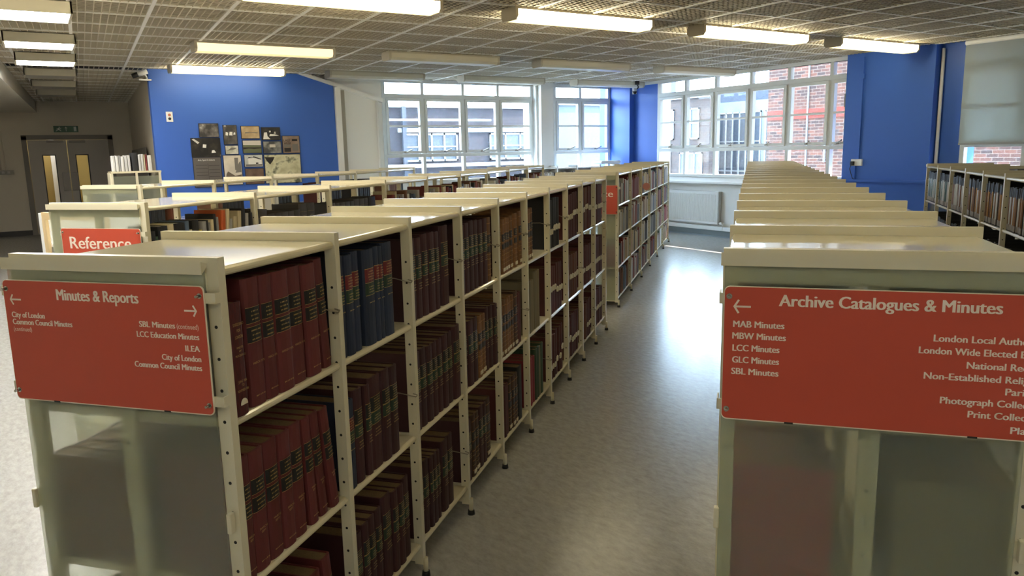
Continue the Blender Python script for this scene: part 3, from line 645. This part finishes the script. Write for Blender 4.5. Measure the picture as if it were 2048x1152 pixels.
sign(case_D, 'red Archive Catalogues & Minutes sign on the end of the right-hand run', -.025, .618, .994, 1.293, -.062,
     [('Archive Catalogues & Minutes', .0885, .503, 1.253, .0245, BO), ('MAB Minutes', -.004, .100, 1.2035, .014, BO), ('MBW Minutes', -.005, .104, 1.1775, .014, BO), ('LCC Minutes', -.004, .092, 1.1505, .014, BO), ('GLC Minutes', -.004, .092, 1.124, .014, BO), ('SBL Minutes', -.005, .092, 1.098, .014, BO),
      ('London Local Authorities', .3865, .594, 1.192, .014, BO), ('London Wide Elected Bodies', .361, .594, 1.166, .014, BO), ('National Records', .4495, .594, 1.139, .014, BO), ('Non-Established Religions', .3735, .594, 1.113, .014, BO),
      ('Parishes', .5215, .594, 1.0885, .014, BO), ('Photograph Collection', .4065, .594, 1.063, .014, BO), ('Print Collection', .4585, .594, 1.037, .014, BO), ('Plans', .5365, .585, 1.009, .014, BO)],
     [(-.003, .031, 1.249, .0145, -1)], gaps=(.117, .470))
sign(case_B, 'red Reference sign on the end of the reference run', -3.445, -2.936, .95, 1.237, -.043, [('Reference', -3.392, -3.00, 1.130, .062, .06)], (), gaps=())
sign(case_A2, 'small red sign ending in the letter e beyond the maroon books', -1.76, -1.162, .947, 1.236, -.034, [('Reference', -1.68, -1.208, 1.122, .062, .06)], ())
b = MB(); b.prism([(.045 * math.cos(a), .045 * math.sin(a)) for a in [2 * math.pi * k / 24 for k in range(24)]], 'y', -.002, .002)
o = b.build('disc_marker', mat('pink disc', (206, 138, 130), .5)); tag(o, 'pink round marker sticking out from the far run of pamphlets', 'shelf marker'); o.matrix_world = case_A2.matrix_basis @ Matrix.Translation((-1.105, 1.93, 1.13))

# ------------------------------------------------------------------ pictures on the blue wall
def noise_pic(name, c1, c2, scale, thr=.5, c3=None):
    m = bpy.data.materials.new(name); m.use_nodes = True; nt = m.node_tree; b_ = nt.nodes['Principled BSDF']; b_.inputs['Roughness'].default_value = .5
    tc = nt.nodes.new('ShaderNodeTexCoord'); n = nt.nodes.new('ShaderNodeTexNoise'); n.inputs['Scale'].default_value = scale; n.inputs['Detail'].default_value = 8
    nt.links.new(tc.outputs['Object'], n.inputs['Vector']); r = nt.nodes.new('ShaderNodeValToRGB'); nt.links.new(n.outputs['Fac'], r.inputs['Fac'])
    r.color_ramp.elements[0].position = thr - .08; r.color_ramp.elements[0].color = (*lin(c1), 1); r.color_ramp.elements[1].position = thr + .1; r.color_ramp.elements[1].color = (*lin(c2), 1)
    if c3: e = r.color_ramp.elements.new(min(.95, thr + .2)); e.color = (*lin(c3), 1)
    nt.links.new(r.outputs['Color'], b_.inputs['Base Color']); return m
PFR = mat('picture edge', (30, 32, 44), .5)
INK = mat('ink dark', (44, 40, 38), .7); PALE = mat('print pale', (206, 200, 190), .7); PWHITE = mat('print white', (232, 230, 224), .7)
CREAMP = mat('print cream', (196, 178, 146), .7); MIDG = mat('print grey', (120, 116, 110), .7); GRASSP = mat('print meadow', (104, 110, 84), .7)
pics = [ # x0, x1, z0, z1, base material, label, drawing shapes [(material, polygon in 0..1)]
 (2.185, 2.462, 1.885, 2.09, noise_pic('mottled photo', (60, 58, 58), (120, 116, 114), 9, .5, (200, 196, 190)), 'grey photo of figures in undergrowth, top left of the picture group', []),
 (2.525, 2.725, 1.775, 2.065, noise_pic('dark pond', (62, 60, 60), (108, 104, 100), 6), 'tall grey photo of three white shapes, in the picture group', [(PWHITE, [(.12, .48), (.3, .46), (.34, .62), (.16, .66)]), (PWHITE, [(.4, .48), (.66, .46), (.68, .66), (.46, .66)]), (PWHITE, [(.74, .5), (.9, .52), (.88, .64), (.78, .62)]), (PWHITE, [(.05, .96), (.2, .96), (.2, .99), (.05, .99)])]),
 (2.785, 3.062, 1.86, 2.052, noise_pic('sepia crowd', (170, 146, 112), (196, 174, 138), 7), 'pale sepia print of a distant crowd, in the picture group', [(MIDG, [(.2, .4), (.5, .46), (.9, .42), (.92, .5), (.2, .52)])]),
 (3.088, 3.375, 1.835, 2.032, noise_pic('dark stage', (30, 30, 32), (62, 60, 60), 5), 'dark photo of people in white clothing, in the picture group', [(PWHITE, [(.05, .05), (.45, .05), (.3, .3), (.28, .62), (.12, .6)]), (PWHITE, [(.4, .3), (.95, .34), (.7, .45), (.45, .48)]), (PALE, [(.4, .62), (.5, .62), (.5, .75), (.4, .75)]), (PALE, [(.65, .5), (.78, .5), (.74, .7)])]),
 (2.055, 2.470, 1.595, 1.878, noise_pic('night market', (24, 23, 23), (58, 52, 46), 7, .55, (210, 200, 184)), 'large dark photo of a crowd with white highlights, left of the picture group', [(PALE, [(.02, .95), (.22, .7), (.28, .78), (.1, .98)]), (PWHITE, [(.38, .5), (.5, .48), (.52, .66), (.4, .68)]), (PWHITE, [(.68, .2), (.84, .22), (.78, .36), (.7, .34)])]),
 (2.533, 2.728, 1.628, 1.765, noise_pic('pale garden', (180, 178, 160), (226, 224, 214), 9), 'small pale photo of a white carriage, in the picture group', [(MIDG, [(.1, .4), (.5, .8), (.9, .7), (.6, .5)])]),
 (2.792, 3.075, 1.64, 1.838, GRASSP, 'photo of a dark tree line across a meadow, in the picture group', [(PALE, [(0, .65), (1, .62), (1, 1), (0, 1)]), (INK, [(0, .3), (.3, .36), (.6, .32), (1, .36), (1, .44), (0, .46)])]),
 (3.098, 3.380, 1.632, 1.82, noise_pic('grey pavilion', (70, 72, 72), (150, 150, 146), 8), 'grey photo of a pavilion among trees, in the picture group', [(PALE, [(.35, .5), (.68, .5), (.68, .76), (.35, .76)])]),
 (3.400, 3.672, 1.63, 1.902, noise_pic('poster brown', (132, 112, 98), (152, 132, 116), 7), 'brown theatre poster reading last week, right of the picture group', [(INK, [(.06, .06), (.46, .06), (.46, .3), (.06, .3)]), (INK, [(.55, .7), (.88, .7), (.88, .82), (.55, .82)]), (MIDG, [(.06, .34), (.46, .34), (.46, .5), (.06, .5)]), (MIDG, [(.55, .12), (.9, .12), (.9, .52), (.55, .52)])]),
 (2.06, 2.46, 1.15, 1.595, mat('text panel grey', (98, 92, 88), .6), 'grey text panel headed Arts, Sport & Leisure below the pictures', [(INK, [(.08, z), (.5, z), (.5, z + .012), (.08, z + .012)]) for z in (.05, .14, .26, .4, .5, .62, .74)] + [(INK, [(.54, z), (.94, z), (.94, z + .012), (.54, z + .012)]) for z in (.05, .2, .34, .47, .58, .72)] + [(INK, [(.515, .02), (.525, .02), (.525, .8), (.515, .8)])]),
 (2.49, 2.757, 1.17, 1.62, noise_pic('engraving', (206, 196, 180), (222, 212, 196), 6), 'pale engraving of a tower with flags beside the text panel', [(MIDG, [(.62, .5), (.8, .5), (.84, .92), (.62, .92)]), (mat('ink brown', (104, 90, 76), .7), [(.02, .1), (.98, .12), (.98, .34), (.6, .3), (.2, .46), (.1, .36)]), (MIDG, [(.62, .4), (.98, .42), (.98, .82), (.86, .74)])]),
 (2.798, 3.078, 1.432, 1.622, noise_pic('white house', (186, 188, 184), (206, 208, 204), 6), 'photo of a white gabled house, in the picture group', [(PWHITE, [(.2, .2), (.52, .2), (.52, .74), (.2, .74)]), (PWHITE, [(.52, .2), (.95, .2), (.95, .56), (.52, .72)]), (INK, [(.16, .7), (.24, .82), (.5, .74), (.5, .9), (.92, .66), (.94, .58), (.52, .78), (.2, .72)]), (MIDG, [(.05, .05), (.98, .05), (.98, .2), (.05, .2)]), (INK, [(.62, .22), (.76, .22), (.76, .34), (.62, .34)])]),
 (3.100, 3.668, 1.17, 1.618, noise_pic('old map', (186, 180, 144), (216, 212, 178), 7, .45, (96, 96, 76)), 'large old map with a fan-shaped crest, right of the picture group', [(INK, [(.0, .92), (.28, .92), (.22, .78), (.14, .66), (.06, .78)])]),
 (2.80, 3.082, 1.17, 1.412, noise_pic('dark sepia', (92, 72, 62), (124, 100, 86), 5), 'brown sepia photo half hidden behind the shelving, in the picture group', [])]
yp = YB - .05
for x0, x1, z0, z1, m_, lab, shapes in pics:
    t = thing('wall_picture', lab, 'picture', ((x0 + x1) / 2, yp, z0), 0, 'pictures on the blue wall'); hw, h_ = (x1 - x0) / 2, z1 - z0
    MB().box(-hw, hw, -.022, 0, 0, h_).build('picture_board', PFR, t)
    p = MB(); e = .007; ms = [m_]
    p.box(-hw + e, hw - e, -.024, -.0225, e, h_ - e, 0)
    for k, (mm, poly) in enumerate(shapes):
        if mm not in ms: ms.append(mm)
        q = [(-hw + e + a * (2 * hw - 2 * e), -.0245 - .0002 * k, e + c * (h_ - 2 * e)) for a, c in poly]; p.face(q, ms.index(mm))
    if 'last week' in lab:
        if INK not in ms: ms.append(INK)
        add_text(p, 'LAST', -hw * .85, -.01, h_ * .66, .035, -.0256, ms.index(INK), .04); add_text(p, 'WEEK', -hw * .85, -.0, h_ * .50, .035, -.0257, ms.index(INK), .04)
    if 'Leisure' in lab:
        ms.append(PWHITE); add_text(p, 'Arts, Sport & Leisure', -.13, .11, h_ * .885, .022, -.0256, ms.index(PWHITE), .03)
    p.build('print', ms, t)
# alarm plate on the blue wall
t = thing('alarm_plate', 'white plate with a red and a black button on the blue wall', 'switch', (1.80, yp, 2.11))
MB().box(-.045, .045, -.015, 0, 0, .145).build('plate', WHITE, t, bevel=.003)
MB().cyl((0, -.022, .098), (0, -.014, .098), .02, 16).build('red_button', mat('button orange', (190, 110, 80), .4), t)
MB().cyl((0, -.022, .045), (0, -.014, .045), .02, 16).build('black_button', BLACK, t)

# ------------------------------------------------------------------ grey double doors, exit sign, left wall bits
d1 = bpy.data.objects.new('door_1', None); COL.objects.link(d1); structure(d1); d1.location = (0, YD, 0)
b = MB(); b.box(-.10, .0, -.03, .12, 0, 2.12); b.box(1.55, 1.65, -.03, .12, 0, 2.12); b.box(-.10, 1.65, -.03, .12, 2.04, 2.14); b.build('door_frame', FRAMEG, d1)
for xa, xb, pa, pb in ((.005, .735, .27, .49), (.745, 1.545, .90, 1.12)):
    lf = MB(); z0, z1 = .52, 1.70
    lf.box(xa, pa, 0, .05, .005, 2.035); lf.box(pb, xb, 0, .05, .005, 2.035); lf.box(pa, pb, 0, .05, .005, z0); lf.box(pa, pb, 0, .05, z1, 2.035)
    L_ = lf.build('door_leaf', DOORG, d1)
    v = MB(); v.box(pa - .02, pa, -.004, .054, z0 - .02, z1 + .02); v.box(pb, pb + .02, -.004, .054, z0 - .02, z1 + .02); v.box(pa, pb, -.004, .054, z0 - .02, z0); v.box(pa, pb, -.004, .054, z1, z1 + .02); v.build('vision_frame', BLACK, L_)
    MB().box(pa, pb, .02, .026, z0, z1).build('vision_panel', DGLASS, L_)
for xx in (.66, .82):
    MB().box(xx - .07, xx + .07, -.006, 0, .93, 1.33).build('push_plate', mat('push plate', (92, 88, 84), .3, .6), d1)
for xx in (.52, .94): MB().box(xx - .16, xx + .16, -.05, 0, 1.975, 2.03).build('door_closer', mat('closer', (104, 100, 94), .4, .5), d1)
b = MB(); b.box(-1.5, 2.5, 21.6, 21.7, 0, 2.9); b.box(-1.5, 2.5, YD + .15, 21.7, 2.5, 2.6); b.box(-1.6, -1.5, YD + .15, 21.7, 0, 2.6); b.box(2.5, 2.6, YD + .15, 21.7, 0, 2.6); b.box(-1.5, 2.5, YD + .15, 21.7, -.12, 0)
structure(b.build('wall_lobby', mat('lobby wood', (176, 152, 84), .6)))
b = MB(); b.box(.44, .54, 21.45, 21.55, 0, 2.4); structure(b.build('trim_6', WHITE))
lamp = bpy.data.objects.new('lobby_lamp', bpy.data.lights.new('lobby_lamp', 'POINT')); COL.objects.link(lamp); lamp.location = (.3, 20.8, 2.3); lamp.data.energy = 22; lamp.data.shadow_soft_size = .15
t = thing('exit_sign', 'green running man emergency exit sign above the grey double doors', 'sign', (.76, YD, 2.20))
MB().box(-.235, .235, -.02, 0, 0, .135).build('sign_panel', mat('exit green', (22, 84, 52), .4), t)
l = MB(); yy = -.0215
for poly in ([(-.19, .02), (-.15, .05), (-.165, .058), (-.2, .028)], [(-.155, .045), (-.12, .05), (-.125, .09), (-.15, .09)], [(-.13, .045), (-.10, .02), (-.09, .03), (-.115, .06)], [(-.15, .085), (-.185, .07), (-.18, .062), (-.145, .075)], [(-.13, .088), (-.095, .075), (-.09, .083), (-.12, .1)], [(-.135, .1), (-.115, .1), (-.115, .118), (-.135, .118)],
             [(-.005, .02), (.008, .02), (.008, .09), (-.005, .09)], [(-.025, .085), (.028, .085), (.0015, .118)], [(.15, .02), (.2, .02), (.2, .12), (.15, .12)]):
    l.face([(a, yy, c) for a, c in poly])
l.build('pictogram', mat('exit white', (220, 228, 222), .5), t)
b = MB()
for k, xx in enumerate((-.66, -.58, -.50, -.42)): b.tube([(xx - .02, YD - .02, 1.42), (xx - .06, YD - .02, 2.8)], .013, 8)
tag(b.build('conduit', GREYW), 'bank of painted conduits down the wall left of the doors', 'conduit')
t = thing('switch_bank', 'grey bank of light switches under the conduits', 'switch', (-.55, YD, 1.32))
MB().box(-.30, .25, -.04, 0, 0, .09).build('switch_plate', mat('plate grey', (110, 106, 98), .4, .4), t)
for k in range(5): MB().box(-.27 + k * .1, -.22 + k * .1, -.048, -.04, .02, .07).build('switch', mat('switch pale', (150, 146, 138), .4), t)
b = MB(); 
for k in range(7): b.cyl((1.72 + .058 * k * 1.0 + .06, 15.0 + k * .62, .2), (1.72 + .058 * k + .06, 15.0 + k * .62, 1.72), .04, 10)
dk = MB(); dk.prism([(1.655, 14.2), (1.665, 14.2), (1.99, 19.4), (1.98, 19.4)], 'z', .1, 1.78)
structure(dk.build('door_2', mat('corridor doors', (120, 118, 114), .5)))

# ------------------------------------------------------------------ cameras, speaker, sockets, radiator
t = thing('security_camera', 'white and black security camera on the corner of the blue photo wall', 'camera', (1.60, 12.3, 2.70))
MB().box(-.16, .0, -.02, .02, -.02, .0).build('mount', WHITE, t)
MB().cyl((-.17, -.02, .06), (-.05, -.06, .10), .032, 14).build('camera_body', WHITE, t); MB().cyl((-.24, .0, .035), (-.165, -.022, .062), .034, 14).build('camera_head', BLACK, t)
MB().tube([(-.05, 0, -.02), (-.06, -.02, .03), (-.09, -.04, .08)], .01).build('arm', WHITE, t)
t = thing('dome_camera', 'small camera on a bracket high in the blue window corner', 'camera', (10.27, 12.08, 2.70))
MB().box(.03, .075, -.06, .02, -.05, .09).build('wall_plate', WHITE, t); MB().tube([(.04, -.04, -.02), (-.02, -.14, -.03), (-.06, -.16, 0)], .012).build('arm', WHITE, t)
MB().cyl((-.07, -.17, -.01), (-.07, -.17, .11), .045, 16).build('camera_body', mat('camera silver', (186, 186, 184), .35, .3), t); MB().cyl((-.07, -.17, -.06), (-.07, -.17, -.01), .022, 14, 0, .045).build('lens_dome', BLACK, t)
t = thing('ceiling_bracket', 'small black fitting hanging beside the last batten light by the corner', 'fitting', (9.95, 11.55, 2.74))
MB().box(-.04, .04, -.02, .02, .04, .11).build('fitting_body', BLACK, t, bevel=.004); MB().tube([(.0, 0, .05), (.05, .02, .0), (.03, .03, -.03)], .012).build('hook', BLACK, t)
rad = thing('radiator', 'white ribbed panel radiator under the long window', 'radiator', (XR - .005, 0, 0))
b = MB(); b.box(-.075, -.035, 9.76, 11.36, .23, .80)
for k in range(42): y = 9.80 + k * .0365; b.prism([(-.075, y), (-.083, y + .008), (-.083, y + .02), (-.075, y + .028)], 'z', .27, .76)
b.build('radiator_panel', WHITE, rad); MB().box(-.075, -.005, 9.74, 9.765, .23, .80).build('side_panel', mat('grille grey', (176, 174, 168), .5), rad); MB().box(-.078, -.002, 9.75, 11.36, .80, .812).build('top_grille', WHITE, rad)
b = MB(); b.tube([(-.05, 9.74, .25), (-.05, 9.66, .25), (-.05, 9.66, .14)], .012); b.cyl((-.05, 9.72, .25), (-.05, 9.64, .25), .024, 14); b.build('valve', WHITE, rad)
for y in (10.2, 11.1): MB().box(-.036, .0, y - .02, y + .02, .35, .7).build('wall_bracket', WHITE, rad)
XP = XR - .17
t = thing('wall_socket', 'white double socket with a black plug on the blue pier', 'socket', (XP, 7.0, 1.28))
MB().box(-.035, 0, -.085, .085, 0, .095).build('socket_box', WHITE, t, bevel=.004); MB().box(-.075, -.035, .02, .07, .01, .065).build('plug', BLACK, t, bevel=.006); MB().tube([(-.07, .05, .02), (-.075, .07, -.04), (-.03, .05, -.18), (-.01, .02, -.2)], .005).build('cord', BLACK, t)
BP = BLUE
b = MB(); XP -= .001; b.box(XP - .022, XP, 6.97, 7.01, 1.38, 2.8); b.box(XP - .03, XP, 6.95, 7.03, 2.50, 2.57); b.box(XP - .022, XP, 7.02, 7.05, 1.07, 1.28); b.box(XP - .03, XP, 5.95, 7.25, 1.05, 1.085)
tag(b.build('conduit', BP), 'blue painted trunking down the blue pier to the socket', 'conduit')
b = MB(); b.tube([(XP + .12, 5.92, 0), (XP + .12, 5.92, 2.8)], .022, 12); tag(b.build('water_pipe', WHITE), 'white vertical pipe at the edge of the blue pier', 'pipe')
b = MB(); b.box(XR - .09, XR - .02, 7.25, 7.33, 2.13, 2.32); tag(b.build('wall_box', mat('box grey', (140, 136, 124), .5), bevel=.004), 'small grey box on the frame beside the blue pier', 'box')

# ------------------------------------------------------------------ low shelves under the far window, magazine rack, cream-edged unit
t = thing('low_bookcase', 'low white bookcase of small books under the pale blue window', 'bookcase', (9.0, 12.2, 0))
xs = [-1.05, -.45, .02, .58, 1.06]
b = MB(); b.box(-1.07, 1.08, .02, .30, 1.24, 1.262); b.build('top_shelf', WHITE, t)
b = MB(); b.box(-1.07, 1.08, .28, .30, .05, 1.235); b.build('back_panel', WHITE, t)
for xx in xs: MB().box(xx - .015, xx + .015, .0, .28, 0, 1.30).build('upright', WHITE, t)
for z in (.96, .63, .3): MB().box(-1.05, 1.06, .01, .28, z - .02, z).build('shelf', WHITE, t)
b = MB(); b.prism(round_rect(.60, 1.09, 1.303, 1.365, .03), 'y', .0, .28); o = b.build('storage_tray', mat('tray white', (236, 236, 232), .4), None, (9.0, 12.2, 0)); tag(o, 'white rounded tray on the low bookcase in the blue corner', 'tray')
for k in range(4):
    specs = []; y = xs[k] + .018; n_ = 0
    pal = ['pblue', 'pcream', 'pgreen', 'pcream', 'porange', 'pgrey'] if k == 1 else ['pwhite', 'pwhite', 'pgrey', 'pblack']
    while y < xs[k + 1] - .05:
        tt = rnd.uniform(.024, .04); n_ += 1; key = rnd.choice(pal)
        Ml = Matrix.Translation((9.0 + y + tt / 2, 12.22, .9605)) @ Matrix.Rotation(-math.pi / 2, 4, 'Z')
        place_book(Ml, key, tt, rnd.uniform(.19, .235), .17, f"{KINDS[key]['words']}, {ORD[n_]} from left, {ORD[k + 1]} bay of low white bookcase", 'books in the low white bookcase', nm='paperback'); y += tt + .0015
rk = thing('magazine_rack', 'tall cream rack with white journals on top, beside the blue photo wall', 'rack', (1.18, 11.3, 0))
for xx in (-.29, 0, .28): MB().box(xx - .015, xx + .015, -.012, .012, 0, 1.41).build('upright', CREAM, rk)
for xx in (-.30, .285): MB().box(xx - .012, xx + .012, .012, .42, 0, 1.41).build('side_panel', CREAM, rk)
MB().box(-.30, .30, -.02, .42, 1.41, 1.435).build('top_shelf', SHELF, rk); MB().box(-.28, .27, .015, .02, .2, 1.37).build('front_panel', FROST, rk)
xj = -.27; journ = [('pwhite', .035, .20)] * 2 + [('pgrey', .018, .2), ('pwhite', .04, .19), ('pwhite', .035, .2), ('pwhite', .03, .205), ('pblack', .075, .235), ('pwhite', .03, .21), ('pwhite', .028, .215), ('pcream', .016, .21), ('pred', .02, .21), ('pwhite', .05, .20)]
for k, (key, tt, hh) in enumerate(journ):
    if k == 6: xj += .012
    Ml = Matrix.Translation((1.18 + xj + tt / 2, 11.30, 1.436)) @ Matrix.Rotation(-math.pi / 2, 4, 'Z')
    o = place_book(Ml, key, tt, hh, .22, f"{KINDS[key]['words'].replace('paperback', 'journal')}, {ORD[k + 1]} from left on top of the cream rack", 'journals on top of the cream rack'); o.name = 'journal'; xj += tt + .004
un = thing('display_unit', 'open display unit with cream edges tinted by lamplight behind the Reference panel', 'display unit', R(-4.62, 4.2), -TH - .12)
LAMPTINT = mat('lamp-tinted cream', (222, 196, 148), .5)  # cream frame; the yellow lamp tinge is put into its colour
MB().box(-.03, -.002, 0, .3, 0, 1.235).build('side_panel', WHITE, un)
b = MB(); b.box(0, .035, 0, .022, 0, 1.24); b.box(.035, .60, 0, .022, 1.19, 1.24); b.box(.60, .635, 0, .022, 0, 1.24); b.build('frame_edge', LAMPTINT, un)
b = MB(); b.box(0, .635, .28, .30, 0, 1.235); b.build('back_panel', mat('panel grey white', (206, 208, 206), .5), un); MB().box(.0, .635, .022, .28, 1.00, 1.02).build('shelf', WHITE, un)
b = MB(); b.box(-.16, .16, -.1, .1, 0, .004); b.box(-.12, .02, -.06, .05, .004, .007); b.box(.03, .15, -.08, .03, .007, .010)
o = b.build('paper_stack', PWHITE, None, R(-5.35, 5.85, 1.3455), .4); tag(o, 'loose white papers lying on the end of the half-empty run', 'papers')
o = MB().box(-.13, .13, -.1, .1, 0, .016).build('dark_book', mat('book dark', (58, 40, 34), .5), None, R(2.25, 7.2, 1.3455), -TH, bevel=.002); tag(o, 'dark book lying flat on top of the folder run', 'book')

# ------------------------------------------------------------------ the yard outside
BR1 = brick_mat('yard brick warm', (88, 52, 38), (50, 36, 32), (110, 96, 86), 4.2); BR3 = brick_mat('yard brick brown', (50, 34, 27), (38, 28, 26), (62, 56, 50), 3.6); BR2 = brick_mat('yard brick purple', (32, 23, 27), (24, 18, 22), (46, 40, 43), 3.5)
PWIN = mat('outside window white', (112, 112, 112), .6); DG = mat('outside pane', (36, 42, 50), .5); SLATE = mat('slate roof', (40, 44, 54), .8); RENDER_ = mat('pale blue render', (72, 80, 86), .8)
PW2 = mat('outside window pale', (120, 122, 126), .5); DG2 = mat('outside pane blue', (44, 54, 76), .5)
def building(name, label, T, wallbox, wins, m, extras=()):
    t = thing(name, label, 'building'); t.matrix_world = T
    o = MB().box(*wallbox).build('wall', m, t)
    # brick courses read along the face: turn the texture upright by rotating the mesh data's frame
    for (u0, u1, z0, z1, nu, nz) in wins:
        f = MB(); y = wallbox[2]; e = .05
        f.box(u0, u1, y - .05, y - .01, z0, z0 + e); f.box(u0, u1, y - .05, y - .01, z1 - e, z1)
        for k in range(nu + 1): uu = u0 + (u1 - u0 - e) * k / nu; f.box(uu, uu + e, y - .05, y - .01, z0, z1)
        for k in range(1, nz): zz = z0 + (z1 - z0) * k / nz; f.box(u0, u1, y - .045, y - .015, zz, zz + .035)
        w_ = f.build('window', PW2 if m is BR3 else PWIN, t); MB().box(u0, u1, y - .02, y - .008, z0, z1).build('pane', DG2 if m is BR3 else DG, w_)
    for nm, bx, mm in extras: MB().box(*bx).build(nm, mm, t)
    return t
for m_ in (BR1, BR2, BR3):     # brick texture lies in the local x-z plane of each wall
    mpn = [n for n in m_.node_tree.nodes if n.type == 'MAPPING'][0]; mpn.inputs['Rotation'].default_value = (math.pi / 2, 0, 0)
# far yard, seen through the left-hand windows: local frame = room frame
building('brick_building', 'purple brick building with white windows beyond the far windows', Matrix.Translation((0, 20.75, 0)), (4, 16, 0, .4, -3, 2.92),
         [(9.2, 10.9, 1.35, 2.15, 4, 2), (12.0, 14.2, 1.35, 2.15, 4, 2), (6.2, 7.6, 1.35, 2.15, 3, 2)], BR2,
         [('coping', (4, 16, -.08, .4, 2.88, 2.98), PWIN), ('gutter_pipe', (8.4, 12.0, -.16, -.08, 2.50, 2.56), PWIN), ('band_course', (9.0, 16, -.05, 0, 2.18, 2.30), PWIN), ('band_course', (4, 16, -.3, 0, 1.18, 1.28), PWIN), ('drainpipe', (9.12, 9.24, -.12, -.02, -3, 2.9), SLATE)])
building('rendered_building', 'pale blue rendered building beyond the narrow far window', Matrix.Translation((0, 16.2, 0)), (11.0, 13.4, 0, .3, -3, 2.75), [], RENDER_, [('coping', (11.0, 13.4, -.06, .3, 2.70, 2.82), PWIN)])
# right yard: frames turned so that local y points away from the window
TB = Matrix.Translation((15.5, 0, 0)) @ Matrix.Rotation(-math.pi / 2, 4, 'Z')
building('brick_building', 'warm brick building close behind the right half of the long window', TB, (-13.15, 4, 0, .5, -3, 3.5), [], BR1,
         [('soldier_course', (-13.15, 4, -.012, 0, 2.20, 2.42), mat('soldier brick', (104, 44, 32), .9)), ('cable', (-12.0, -11.97, -.03, 0, -1, 3.5), PWIN), ('cable', (-11.5, -11.46, -.04, 0, 1.2, 2.3), PWIN), ('cable', (-12.0, -11.5, -.03, 0, 2.28, 2.31), PWIN)])
TC_ = Matrix.Translation((21.5, 0, 0)) @ Matrix.Rotation(-math.pi / 2, 4, 'Z')
building('brick_building', 'brown brick building with blue-grey windows beyond the left half of the long window', TC_, (-27, -20.9, 0, .5, -3, 3.5),
         [(-23.6, -22.75, 1.9, 3.05, 2, 2), (-22.3, -21.4, 1.9, 3.05, 2, 2), (-23.5, -22.9, -.2, 1.5, 1, 1), (-22.4, -21.2, .3, 1.4, 3, 1)], BR3, [('roof_slope', (-27, -23.0, .0, .3, 3.5, 4.5), mat('blue slate', (44, 54, 76), .7)), ('coping', (-27, -20.9, -.1, .1, 3.42, 3.52), PWIN)])
TG = Matrix.Translation((23.5, 0, 0)) @ Matrix.Rotation(-math.pi / 2, 4, 'Z')
building('glazed_building', 'pale glazed building with white pipes between the two brick buildings', TG, (-22.5, -17.5, 0, .4, -3, 3.3), [(-22.3, -20.2, -.5, 2.9, 6, 3), (-20.0, -18.4, -.5, 2.9, 4, 3)], mat('glazed pale', (84, 92, 100), .6), [('roof', (-22.5, -17.5, .2, 2, 3.3, 3.9), SLATE)])
b = MB(); b.box(10.6, 40, -10, 40, -3.1, -3.0); b.box(-10, 10.6, 13.1, 40, -3.1, -3.0); structure(b.build('ground', mat('yard paving', (150, 150, 150), .9)))
b = MB(); b.box(XR + .3, XR + 2.55, 1, 13.0, 3.1, 3.2); structure(b.build('sun_blocker', WHITE))  # unseen slab added above the window to trim the sun to a floor streak
b = MB(); b.box(XR + .05, XR + .5, -5, 13.1, 3.2, 11); b.box(-4, XR + .5, 13.05, 13.5, 3.1, 13); structure(b.build('wall_upper_storeys', BR1))
